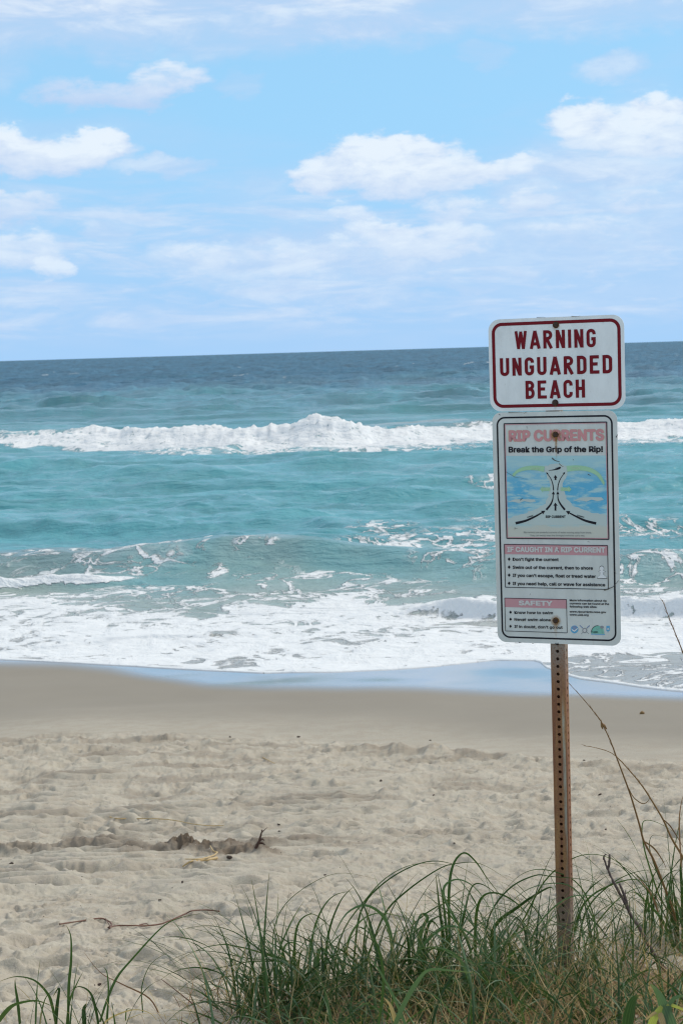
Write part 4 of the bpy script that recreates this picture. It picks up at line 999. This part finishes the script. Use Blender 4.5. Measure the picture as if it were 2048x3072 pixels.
clump('dune_grass', 'sparse grass tussock at the bottom left corner with one long blade reaching over the sand', 250, 3150, 4.45, GR,
      [([(298, 3075), (322, 3000), (351, 2934), (393, 2882), (484, 2784), (540, 2754), (600, 2741)], 8, 4.7, 4.9, G),
       ([(205, 3080), (207, 2960), (214, 2880), (213, 2810), (200, 2777)], 9, 4.6, 4.6, G),
       ([(170, 3080), (158, 3020), (144, 2982), (105, 2942), (50, 2930), (0, 2944)], 9, 4.6, 4.5, G),
       ([(62, 3090), (54, 3010), (47, 2962), (46, 2938)], 10, 4.6, 4.6, G),
       ([(-10, 3075), (20, 3035), (50, 3013), (110, 3003), (160, 3020)], 16, 4.4, 4.3, G),
       ([(200, 3080), (210, 3003), (232, 2950), (249, 2917)], 7, 4.6, 4.6, G),
       ([(296, 3085), (290, 3040), (272, 2980), (238, 2960), (210, 2975)], 9, 4.6, 4.6, G),
       ([(168, 3085), (172, 3020), (178, 2965), (160, 2990)], 11, 4.6, 4.6, G),
       ([(255, 3085), (252, 3030), (260, 3010)], 14, 4.6, 4.6, G),
       ([(318, 3075), (326, 2990), (322, 2920), (310, 2900)], 6, 4.7, 4.7, G),
       ([(120, 3085), (125, 3040), (140, 2990), (175, 2960)], 5, 4.6, 4.6, G),
       ([(428, 3085), (428, 3030), (426, 2960), (455, 2890), (520, 2850)], 4, 4.8, 4.8, G),
       ([(300, 3080), (340, 3050), (400, 3030), (450, 3040), (480, 3075)], 6, 4.6, 4.6, ST),
       ([(484, 3060), (449, 2996), (365, 2952), (302, 2918), (252, 2856)], 5, 4.8, 4.9, RS),
       ([(378, 3080), (380, 3030), (400, 3030)], 4, 4.7, 4.7, G)],
      [(16, .16, pi / 2, 2.5, (.05, .5), (.2, 1.3), (.12, .30), (.003, .006), G, True), (26, .30, pi / 2, 2.5, (.2, 1.0), (.3, 1.5), (.10, .26), (.0012, .0025), ST, False)], 11)
clump('dune_grass', 'broad green grass tussock left of the middle arching long thin blades over the sand to the left', 905, 3110, 4.68, GR,
      [([(867, 3060), (862, 2920), (850, 2860), (816, 2759)], 10, 5.0, 5.0, G), ([(975, 3060), (975, 2930), (985, 2802), (1020, 2705), (1060, 2660)], 9, 5.0, 5.0, G),
       ([(885, 3060), (885, 2955), (884, 2830), (898, 2766), (934, 2742), (970, 2760)], 9, 5.0, 5.0, G), ([(923, 3060), (923, 2955), (934, 2828), (959, 2741), (1000, 2688), (1060, 2672)], 8, 5.0, 5.0, G),
       ([(960, 3060), (888, 2904), (786, 2853), (704, 2797), (617, 2777), (515, 2797)], 4.5, 5.0, 5.1, G), ([(950, 3060), (908, 2914), (796, 2863), (704, 2838), (653, 2835), (587, 2853), (500, 2904)], 5, 5.0, 5.0, G),
       ([(930, 3060), (877, 2904), (780, 2884), (704, 2894), (602, 2924), (500, 3001)], 5, 5.0, 4.9, G), ([(900, 3060), (860, 2900), (740, 2875), (640, 2855), (560, 2860), (420, 2930)], 4, 5.0, 4.9, G),
       ([(820, 3060), (800, 2980), (700, 2930), (600, 2960), (540, 3020)], 4, 5.0, 4.9, G), ([(1020, 3060), (1030, 2900), (1060, 2790), (1130, 2740), (1240, 2760)], 10, 5.0, 5.0, GL),
       ([(860, 3060), (840, 2960), (850, 2850), (880, 2828), (930, 2860)], 9, 4.9, 4.8, GL), ([(780, 3070), (785, 3000), (780, 2940), (784, 2918)], 14, 4.9, 4.9, G),
       ([(940, 2990), (948, 2900), (952, 2842)], 14, 5.0, 5.0, G), ([(955, 3060), (950, 2960), (958, 2850), (1000, 2880), (1040, 2960)], 13, 4.9, 4.8, GL),
       ([(1010, 3060), (1055, 2920), (1080, 2740), (1150, 2650), (1260, 2590), (1350, 2590), (1450, 2640)], 6, 5.1, 5.2, G), ([(990, 3060), (1020, 2820), (1100, 2695), (1170, 2625), (1260, 2590), (1384, 2602)], 5, 5.1, 5.2, G),
       ([(1050, 3060), (1100, 2880), (1154, 2742), (1221, 2672), (1312, 2609), (1366, 2591), (1439, 2591), (1523, 2639)], 6, 5.1, 5.2, G), ([(840, 3060), (818, 2880), (830, 2760), (890, 2680), (1010, 2620), (1140, 2640)], 3.5, 5.1, 5.3, G)],
      [(150, .20, 1.6, 2.8, (.05, .7), (.5, 1.9), (.18, .46), (.004, .0105), G, True), (50, .20, 1.6, 2.8, (.1, .7), (.7, 2.0), (.2, .42), (.005, .011), GL, True),
       (60, .22, pi, .8, (.35, .8), (1.0, 2.1), (.35, .65), (.0015, .003), G, False), (120, .30, pi / 2, 2.6, (.1, .8), (.2, 1.5), (.15, .42), (.0013, .003), ST, False), (90, .34, pi / 2, 2.6, (.7, 1.4), (.2, .9), (.15, .4), (.0013, .003), RS, False)], 12)
clump('dune_grass', 'dense dark tussock between the left arching grass and the rusty sign post, with stiff upright blades', 1330, 3080, 4.85, GR,
      [([(1348, 3020), (1348, 2838), (1346, 2681), (1358, 2597), (1390, 2559), (1426, 2585), (1463, 2639), (1511, 2699)], 9, 5.1, 5.2, G), ([(1330, 3010), (1330, 2838), (1318, 2730), (1306, 2621)], 12, 5.1, 5.1, G),
       ([(1345, 3010), (1340, 2820), (1328, 2700), (1312, 2622)], 9, 5.12, 5.1, G), ([(1380, 3010), (1378, 2838), (1392, 2742), (1414, 2662), (1450, 2655), (1510, 2700)], 8, 5.1, 5.1, G),
       ([(1258, 3020), (1256, 2900), (1262, 2800), (1282, 2755), (1262, 2745), (1240, 2800), (1238, 2830)], 13, 5.0, 4.9, GL), ([(1262, 2990), (1268, 2850), (1290, 2765), (1320, 2790)], 13, 5.0, 5.0, G),
       ([(1430, 3020), (1425, 2800), (1440, 2700), (1490, 2680), (1560, 2720), (1620, 2800)], 10, 5.1, 5.0, G), ([(1400, 3000), (1410, 2850), (1330, 2690), (1360, 2640), (1420, 2660), (1480, 2740)], 9, 5.0, 4.9, GL),
       ([(1500, 2980), (1475, 2800), (1555, 2720), (1640, 2665), (1660, 2670)], 12, 5.15, 5.1, G), ([(1180, 3050), (1170, 2800), (1110, 2720), (1040, 2740), (990, 2830)], 11, 4.9, 4.8, GL),
       ([(1200, 3050), (1240, 2880), (1340, 2780), (1440, 2830), (1490, 2960)], 10, 4.8, 4.7, GL)],
      [(200, .25, 1.2, 2.6, (.05, .7), (.5, 1.9), (.2, .50), (.005, .0115), G, True), (70, .26, .4, 1.6, (.1, .7), (.8, 2.0), (.25, .52), (.005, .011), GL, True),
       (70, .24, 0.2, 1.2, (.3, .8), (1.0, 2.1), (.35, .65), (.0015, .003), G, False), (190, .38, pi / 2, 2.6, (.1, .9), (.2, 1.4), (.15, .48), (.0013, .0032), ST, False), (150, .40, pi / 2, 2.6, (.7, 1.4), (.2, .9), (.15, .45), (.0013, .003), RS, False)], 13)
clump('dune_grass', 'airy tussock around the foot of the sign post whose thin blades arch both ways', 1650, 2980, 5.35, GR,
      [([(1490, 2900), (1499, 2857), (1559, 2778), (1632, 2645), (1711, 2579), (1777, 2563), (1838, 2579), (1904, 2615)], 6, 5.4, 5.1, G), ([(1455, 2900), (1463, 2760), (1523, 2669), (1602, 2627), (1656, 2630), (1765, 2642), (1856, 2681)], 5, 5.0, 5.0, G),
       ([(1720, 2960), (1729, 2893), (1753, 2742), (1826, 2657), (1910, 2615), (2007, 2609)], 6, 5.6, 5.5, G), ([(1745, 2940), (1760, 2820), (1830, 2720), (1900, 2668), (1990, 2650)], 5, 5.6, 5.5, G),
       ([(1780, 2950), (1790, 2800), (1740, 2660), (1640, 2610), (1560, 2625), (1490, 2700)], 4, 5.4, 5.0, G), ([(1700, 2950), (1725, 2780), (1770, 2690), (1880, 2640), (1960, 2650)], 8, 5.6, 5.6, G),
       ([(1800, 2950), (1790, 2790), (1720, 2665), (1620, 2655), (1540, 2700), (1500, 2790)], 4, 5.3, 5.0, GL), ([(1580, 2950), (1600, 2800), (1690, 2700), (1790, 2690), (1880, 2740)], 5, 5.1, 5.0, GL)],
      [(110, .26, 1.2, 2.8, (.1, .7), (.7, 2.0), (.25, .55), (.003, .008), G, True), (80, .30, 1.0, 2.8, (.25, .8), (1.0, 2.2), (.35, .68), (.0013, .003), G, False), (40, .30, 1.0, 2.8, (.25, .8), (1.0, 2.2), (.35, .65), (.0013, .003), GL, False),
       (130, .45, pi / 2, 2.6, (.3, 1.2), (.2, 1.2), (.15, .38), (.0013, .003), ST, False), (150, .48, pi / 2, 2.6, (.7, 1.45), (.2, .8), (.15, .45), (.0013, .0028), RS, False)], 14)
clump('dune_grass', 'dark grass tussock at the right edge from which the brown seed stalks rise', 2045, 2830, 5.9, GR,
      [([(2040, 2850), (2022, 2767), (1978, 2693), (1948, 2606), (1930, 2541), (1924, 2484), (1935, 2461), (1978, 2471), (2043, 2511)], 5, 5.9, 5.8, G), ([(2040, 2850), (2000, 2690), (1970, 2620), (1948, 2550), (1952, 2510), (1980, 2508), (2030, 2525)], 3.5, 5.9, 5.8, G),
       ([(2030, 2880), (1990, 2770), (1940, 2710), (1905, 2678), (1880, 2682)], 9, 5.8, 5.7, G), ([(2035, 2880), (2030, 2760), (2020, 2680), (2014, 2610)], 9, 5.9, 5.9, G), ([(2050, 2880), (2046, 2700), (2040, 2600), (2050, 2560)], 12, 5.9, 5.9, G),
       ([(2060, 2880), (2040, 2740), (2008, 2660), (1995, 2632)], 9, 5.9, 5.9, GL), ([(1990, 2800), (1960, 2700), (1928, 2650), (1903, 2624)], 6, 5.8, 5.8, RS), ([(2030, 2850), (2012, 2720), (2016, 2640), (2048, 2600)], 5, 5.9, 5.9, G),
       ([(2045, 2880), (2010, 2740), (1996, 2690), (2006, 2640), (2030, 2640)], 7, 5.9, 5.9, G), ([(2042, 2600), (2036, 2480), (2040, 2420), (2052, 2370)], 5, 5.8, 5.8, RS)],
      [(70, .18, 1.8, 2.6, (.02, .5), (.2, 1.5), (.25, .62), (.004, .009), G, True), (60, .25, 2.6, 1.0, (.3, .8), (.9, 2.1), (.3, .65), (.0013, .003), G, False), (80, .3, pi / 2, 2.6, (.3, 1.2), (.2, 1.2), (.15, .45), (.0013, .003), ST, False)], 15)
clump('dune_grass', 'tangled half dead tussock at the bottom right below the grey branch', 1880, 3110, 4.8, GR,
      [([(1830, 3090), (1870, 2960), (1930, 2860), (1965, 2820)], 8, 4.9, 4.9, G), ([(1700, 3090), (1712, 3020), (1730, 2930), (1800, 2820)], 16, 4.8, 4.9, G), ([(1950, 3090), (1980, 2980), (1960, 2870), (1900, 2860)], 8, 4.9, 4.8, G)],
      [(110, .38, pi / 2, 2.6, (.1, .9), (.5, 1.8), (.2, .46), (.003, .009), G, True), (40, .35, 3.0, 1.8, (.2, .8), (.6, 1.9), (.3, .6), (.002, .004), GL, False),
       (330, .50, pi / 2, 2.6, (.2, 1.1), (.2, 1.3), (.15, .45), (.0013, .0032), ST, False), (330, .55, pi / 2, 2.6, (.6, 1.45), (.2, .9), (.15, .45), (.0013, .003), RS, False)], 16)
clump('dune_grass', 'short tangled tussock in front of the sign post at the bottom edge', 1520, 3140, 4.5, GR,
      [([(1440, 3120), (1420, 2990), (1380, 2880), (1310, 2842), (1250, 2850)], 12, 4.6, 4.5, GL), ([(1560, 3120), (1500, 2960), (1400, 2880), (1320, 2870)], 10, 4.6, 4.5, GL), ([(1640, 3120), (1580, 2960), (1480, 2890), (1390, 2905)], 11, 4.6, 4.5, GL),
       ([(1700, 3120), (1640, 2990), (1560, 2920), (1480, 2935)], 10, 4.6, 4.5, GL)],
      [(120, .40, pi / 2, 2.6, (.1, .8), (.5, 1.8), (.18, .36), (.004, .010), G, True), (34, .3, pi, 1.2, (.2, .8), (.6, 1.8), (.25, .5), (.006, .011), GL, True), (150, .42, pi / 2, 2.6, (.2, 1.1), (.2, 1.3), (.12, .34), (.0013, .0032), ST, False), (110, .45, pi / 2, 2.6, (.6, 1.45), (.2, .9), (.12, .32), (.0013, .003), RS, False)], 17)
clump('dune_grass', 'low straw filled tussock nearest the camera at the bottom edge, right of the sparse corner tussock', 1010, 3180, 4.25, GR, [],
      [(130, .30, pi / 2, 2.6, (.1, .9), (.5, 1.7), (.14, .34), (.004, .009), G, True), (30, .3, pi / 2, 2.6, (.2, .8), (.6, 1.8), (.16, .32), (.004, .009), GL, True), (150, .42, pi / 2, 2.6, (.2, 1.2), (.2, 1.3), (.12, .30), (.0013, .003), ST, False), (200, .45, pi / 2, 2.6, (.6, 1.45), (.2, .9), (.12, .3), (.0013, .003), RS, False)], 21)
clump('dune_grass', 'low brownish tussock nearest the camera at the bottom edge, right of the post', 1800, 3180, 4.3, GR, [],
      [(110, .34, pi / 2, 2.6, (.1, .9), (.5, 1.7), (.14, .34), (.003, .009), G, True), (40, .34, pi / 2, 2.6, (.2, .8), (.6, 1.8), (.16, .34), (.004, .009), GL, True), (300, .45, pi / 2, 2.6, (.2, 1.2), (.2, 1.3), (.12, .32), (.0013, .003), ST, False), (260, .45, pi / 2, 2.6, (.6, 1.45), (.2, .9), (.12, .3), (.0013, .003), RS, False)], 22)
# near leaves, out of focus
clump('broad_leaf_grass', 'blurred broad green leaves rising close to the camera at bottom centre', 1200, 3120, 3.6, None,
      [([(1170, 3110), (1209, 3020), (1251, 2947), (1287, 2911), (1354, 2912), (1420, 2919)], 17, 3.6, 3.5, GL),        ([(1130, 3110), (1150, 2960), (1140, 2860), (1110, 2790), (1100, 2720)], 9, 3.7, 3.6, G), ([(1190, 3080), (1172, 3020), (1150, 2992)], 14, 3.6, 3.6, ST), ([(1230, 3110), (1180, 2990), (1130, 2900), (1100, 2870)], 9, 3.7, 3.6, GL)], [], 18)
clump('broad_leaf_grass', 'blurred yellow green leaves close to the camera in the bottom right corner', 2040, 3130, 3.4, None,
      [([(2030, 3140), (2000, 3050), (1975, 2985), (1950, 2952)], 40, 3.4, 3.4, GL), ([(1940, 3140), (1960, 3060), (2000, 3015), (2070, 3040)], 26, 3.4, 3.4, YL), ([(2010, 3140), (1990, 3060), (1965, 3040), (1935, 3060)], 26, 3.4, 3.4, ST),
       ([(1990, 3140), (2010, 3010), (2060, 2985)], 24, 3.4, 3.4, GL), ([(1880, 3090), (1895, 3010), (1915, 2985)], 40, 3.7, 3.7, G)], [], 19)

# straw litter lying between the tussocks
random.seed(31); r = Rib(); r2 = Rib()
for i in range(6500):
    px = random.triangular(820, 2150, 1750); py = random.uniform(2840, 3120); p = ground(px, py) if i < 0 else None
    d = ray(px, py); t = (gz(0, 5) - EYE.z) / d.z; p = EYE + d * t
    if py < 2990 - max(0, (px - 1100)) * .12: 
        if random.random() < .8: continue
    L = random.uniform(.05, .22); a = random.uniform(0, 6.28); x, y_ = p.x, p.y; q = []
    for k in range(4):
        q.append(Vector((x, y_, gz(x, y_) + .004 + .03 * math.sin(pi * k / 3) * random.random()))); x += math.cos(a) * L / 3; y_ += math.sin(a) * L / 3; a += random.uniform(-.4, .4)
    (r if random.random() < .5 else r2).add(q, random.uniform(.0015, .0035), up=Vector((0, 0, 1)), fold=.1)
tag(r.obj('straw_litter', M_straw, None, 'stuff'), 'pale dead grass straw lying on the sand between the tussocks', 'straw')
tag(r2.obj('stalk_litter', M_rstraw, None, 'stuff'), 'reddish brown dead stalks lying on the sand under the tussocks', 'straw')

# ------------------------------------------------------------------ sea oat stalks
def stalk(label, pts, Y0, Y1, r0, r1, seed, leaf=None, pods=True, spk=(.35, 1.0)):
    random.seed(seed); c_ = [Vector(v) for v in bez([tuple(at(px, py, Y0 + (Y1 - Y0) * i / (len(pts) - 1))) for i, (px, py) in enumerate(pts)], 6)]
    b_ = c_[0].copy(); g_ = gz(b_.x, b_.y)
    if g_ < b_.z: c_.insert(0, Vector((b_.x + .01, b_.y, g_ - .01)))
    root_ = empty('seed_stalk', (c_[0].x, c_[0].y, g_)); tag(root_, label, 'grass stalk', 'dry seed stalks on the right')
    rb = Rib(); rb.tube(c_, r0, r1); rb.obj('stem', M_stalk, root_)
    sp_ = Rib(); n = len(c_)
    for i in range(int(n * spk[0]), n - 1):
        if random.random() < .8:
            p = c_[i]; d = (c_[i + 1] - c_[i - 1]).normalized(); e_ = Vector((random.uniform(-1, 1), random.uniform(-.6, .6), random.uniform(-.4, .4)))
            q = [p + (d + e_ * .12) * (.030 * k / 3) + e_ * .0012 * k for k in range(4)]; sp_.add(q, .0016, rnd=random.random(), fold=.1)
    sp_.obj('spikelets', M_stalk, root_, 'stuff')
    for l_, wpx in (leaf or []):
        rb = Rib(); rb.add([Vector(v) for v in bez([tuple(at(px, py, Y0 * .5 + Y1 * .5)) for px, py in l_], 6)], wpx * Y0 / F, fold=.1); rb.obj('leaf', M_stalk, root_)
    if pods:
        rb = Rib()
        for (px, py, dx_, dy_, w_) in pods:
            q = [at(px + dx_ * k / 5, py + dy_ * k / 5, Y1 * .4 + Y0 * .6) for k in range(6)]; n0 = len(rb.V); rb.tube(q, .001, .001, 6)
            for j, v in enumerate(rb.V[n0:]):
                k = j // 6; c0 = q[min(k, 5)]; rb.V[n0 + j] = c0 + (v - c0) * (1 + w_ * math.sin(pi * k / 5))
        rb.obj('seed_pod', M_stalk, root_)
stalk('tall leaning brown seed stalk with a small pod, tip beside the post', [(2024, 2760), (2017, 2728), (1995, 2671), (1961, 2584), (1930, 2524), (1917, 2476), (1891, 2389), (1869, 2328), (1848, 2272), (1830, 2224), (1802, 2165), (1778, 2133), (1743, 2091), (1707, 2052)], 5.9, 5.6, .0052, .0008, 41,
      [([(1930, 2524), (1960, 2545), (1985, 2580), (1998, 2608)], 5), ([(1885, 2366), (1900, 2393), (1926, 2411), (1943, 2402), (1946, 2385), (1936, 2372)], 3)], [(1801, 2166, 18, 22, 5), (1801, 2170, 6, 18, 3)], (.62, 1))
stalk('second leaning seed stalk, bending left over the first and crossing it', [(2085, 2760), (2075, 2650), (2048, 2576), (2013, 2515), (1987, 2458), (1948, 2393), (1922, 2354), (1882, 2306), (1839, 2263), (1796, 2246), (1752, 2237)], 5.9, 5.7, .0052, .0007, 42,
      [([(1990, 2460), (2010, 2480), (2035, 2520), (2052, 2550)], 4)], None, (.5, 1))
stalk('thin dark seed stalk cut by the right edge beside the breaking waves', [(2160, 2760), (2130, 2400), (2095, 2100), (2062, 2000), (2040, 1940), (2012, 1870), (1985, 1800)], 5.6, 5.4, .0042, .0009, 43, None, None, (.6, 1))

# ------------------------------------------------------------------ twigs and drift
def sticks(name, label, cat, parts, mat, group=None):
    root_ = None
    for k, (pts, r0, r1) in enumerate(parts):
        c_ = [Vector(v) for v in bez([tuple(v) for v in pts], 5)]
        if root_ is None:
            root_ = empty(name, (c_[0].x, c_[0].y, gz(c_[0].x, c_[0].y))); tag(root_, label, cat, group)
        rb = Rib(); rb.tube(c_, r0, r1, 7, .5)
        for v in rb.V: v += Vector((random.uniform(-1, 1), random.uniform(-1, 1), random.uniform(-1, 1))) * r0 * .18
        rb.obj('stem' if k == 0 else 'side_shoot', mat, root_, smooth=True)
    return root_
A5 = lambda px, py, Y=5.35: at(px, py, Y)
g0 = at(2040, 2960, 5.2)
sticks('dead_branch', 'grey forked dead branch leaning left out of the grass right of the post', 'branch',
       [([A5(2040, 2985), A5(2008, 2928), A5(1978, 2889), A5(1943, 2832), A5(1917, 2784), A5(1891, 2745), A5(1874, 2710), A5(1848, 2663), A5(1826, 2619), A5(1815, 2589), A5(1809, 2571), A5(1817, 2563)], .0082, .0022),
        ([A5(1822, 2610), A5(1826, 2590), A5(1827, 2563)], .0042, .0036), ([A5(1886, 2738), A5(1874, 2693), A5(1864, 2668), A5(1856, 2650)], .0055, .0035), ([A5(1873, 2690), A5(1876, 2668)], .002, .0012), ([A5(2012, 2930), A5(2010, 2895)], .004, .0012)], M_twig)
def gl(pts, lift=.013): 
    o = []
    for px, py in pts:
        p = ground(px, py); p.z = gz(p.x, p.y) + lift; o.append(p)
    return o
sticks('driftwood_root', 'long thin wavy brown root lying on the sand at lower left', 'root',
       [(gl([(180, 2782), (235, 2776), (298, 2766), (325, 2774), (336, 2783), (326, 2795), (350, 2786), (400, 2786), (440, 2786), (485, 2780), (530, 2762), (560, 2750), (578, 2741), (620, 2741), (658, 2743)]), .0035, .0035),
        (gl([(318, 2768), (332, 2790), (325, 2797)]), .0025, .0015), (gl([(420, 2785), (440, 2782), (450, 2787)]), .0035, .001)], M_root)
sticks('fallen_straw', 'long thin straw coloured stem lying flat beyond the heap of turned sand', 'stem', [(gl([(330, 2456), (350, 2462), (420, 2462), (470, 2461), (530, 2468), (590, 2480), (640, 2483), (672, 2481)], .013), .0045, .003)], M_reed)
sticks('fallen_straw', 'short pale straw on the churned sand above the middle of the beach', 'stem', [(gl([(788, 2274), (806, 2284), (824, 2292)], .005), .006, .003)], M_reed)
sticks('dry_reed', 'split yellow reed lying at the front of the sand heap', 'reed',
       [(gl([(548, 2606), (575, 2592), (620, 2586), (650, 2580)], .012), .004, .010), (gl([(556, 2588), (600, 2588), (640, 2578), (652, 2566)], .02), .003, .006), (gl([(632, 2562), (640, 2576), (650, 2582)], .05), .004, .004)], M_reed)
M_weed0 = plain('dark_weed', (.075, .042, .03), .9, .5, 50)
q0 = ground(772, 2545)
def rel(dx_, dz_): return Vector((q0.x + dx_, q0.y, q0.z + dz_))
sticks('seaweed_sprig', 'dark upright sprig of dried seaweed sticking out of the sand heap', 'seaweed',
       [([rel(-.01, 0), rel(.01, .04), rel(.025, .085), rel(.035, .12)], .012, .003), ([rel(.015, .05), rel(.035, .06), rel(.045, .05)], .008, .003), ([rel(.03, .10), rel(.055, .125), rel(.07, .135)], .003, .001), ([rel(.0, .03), rel(.03, .035), rel(.05, .02)], .009, .004)], M_weed0)
def up_at(px, py, dz_, dx_=0.0):
    return at(px, py, 4.9)
sticks('dry_twig', 'thin upright brown twig with one side shoot between the bottom left tussocks', 'twig',
       [([at(656, 3060, 4.95), at(656, 3031, 4.95), at(655, 2961, 4.95), at(668, 2925, 4.95), at(684, 2901, 4.95)], .0022, .0012), ([at(655, 2965, 4.95), at(640, 2970, 4.95), at(628, 2975, 4.95)], .0018, .0008)], M_root)
sticks('dry_twig', 'thin brown twig slanting left over the sand near the bottom edge', 'twig', [([at(600, 3060, 4.9), at(582, 3017, 4.9), at(533, 2975, 4.9), at(484, 2937, 4.9)], .0024, .001), ([at(545, 3040, 4.9), at(535, 3010, 4.9), at(520, 2985, 4.9)], .0014, .0006)], M_root)

# leaf and weed scraps lying on the sand
def scrap(px, py, s_, label, mat, group=None, flat=.5):
    p = ground(px, py); bm = bmesh.new(); bmesh.ops.create_icosphere(bm, subdivisions=2, radius=1)
    sd_ = random.random() * 50
    for v in bm.verts:
        k = .55 + .9 * float(vn(np.array(v.co.x * 1.6 + sd_), np.array(v.co.y * 1.6 + v.co.z * 2), 5)); v.co = Vector((v.co.x * s_ * k, v.co.y * s_ * .6 * k, v.co.z * s_ * flat * k))
    me = bpy.data.meshes.new('m'); bm.to_mesh(me); bm.free(); me.name = 'weed_scrap'
    o = link('weed_scrap', me, mat, smooth=True); o.location = (p.x, p.y, gz(p.x, p.y) + s_ * flat * .25); o.rotation_euler.z = random.random() * 6
    return tag(o, label, 'debris', group)
random.seed(5)
M_weed = plain('dried_weed', (.055, .038, .028), .9, .5, 50); M_gold = plain('golden_weed', (.20, .12, .04), .9, .4, 50)
scrap(1924, 2141, .050, 'lone golden brown weed scrap on the smooth wet sand at the right', M_gold)
for px, py, s_, lb in [(836, 2475, .016, 'small dark scrap just above and right of the seaweed sprig, upper of two'), (838, 2494, .016, 'small dark scrap just above and right of the seaweed sprig, lower of two'), (690, 2576, .030, 'black weed lump in the foot of the sand heap'),
                       (34, 2592, .022, 'dark weed scrap at the left edge below the heap line'), (480, 2702, .012, 'single small dark speck in the middle of the lower sand'), (548, 2648, .016, 'pair of dark crumbs below the yellow reed'),
                       (975, 2626, .012, 'dark crumb right of the scooped pit'), (1142, 2344, .030, 'dark weed scrap in mid beach left of the post'), (1362, 2532, .012, 'dark crumb on the sand near the tall grass tips'), (1300, 2386, .018, 'dark weed bit on the sand halfway to the post'),
                       (1798, 2384, .022, 'brown weed scrap right of the post between the two stalks'), (1815, 2490, .016, 'small brown scrap right of the post, below the other'), (690, 2212, .028, 'dark scrap on the edge of the smooth sand'), (895, 2212, .04, 'dark weed strand on the edge of the smooth sand near the middle'),
                       (1750, 2282, .024, 'dark scrap at the sand edge just right of the post'), (1290, 2222, .02, 'dark scrap at the sand edge left of the post'), (300, 2955, .012, 'reddish crumb on the sand behind the bottom left grass')]:
    scrap(px, py, s_ * .75, lb, M_weed)
# shell grit: uncountable, one object each
def grit(name, n_, sz, mat, label, seed, lo=2225):
    random.seed(seed); V = []; Fc = []
    for i in range(n_):
        Y = 4.6 + 13.5 * random.random() ** 1.25; x = random.uniform(-.27, .27) * Y
        if Y > float(RG(x)) + 1.5 * random.random() ** 3: continue
        z = gz(x, Y); s_ = random.uniform(*sz) * (.6 + Y * .05); b0 = len(V); a = random.random() * 6
        for k in range(4): V.append((x + s_ * math.cos(a + k * 1.57) * random.uniform(.5, 1), Y + s_ * math.sin(a + k * 1.57) * random.uniform(.5, 1), z + .0005))
        V.append((x, Y, z + s_ * .8)); Fc += [(b0, b0 + 1, b0 + 4), (b0 + 1, b0 + 2, b0 + 4), (b0 + 2, b0 + 3, b0 + 4), (b0 + 3, b0, b0 + 4)]
    o = link(name, mesh(name, V, Fc), mat, kind='stuff'); tag(o, label, 'beach grit')
grit('shell_grit', 2600, (.002, .0055), paint('shell_white', (.72, .68, .60), .2), 'tiny white shell fragments scattered over the dry sand', 51)
grit('weed_grit', 1300, (.0018, .0055), M_weed, 'tiny dark weed and wood crumbs scattered over the dry sand', 52)
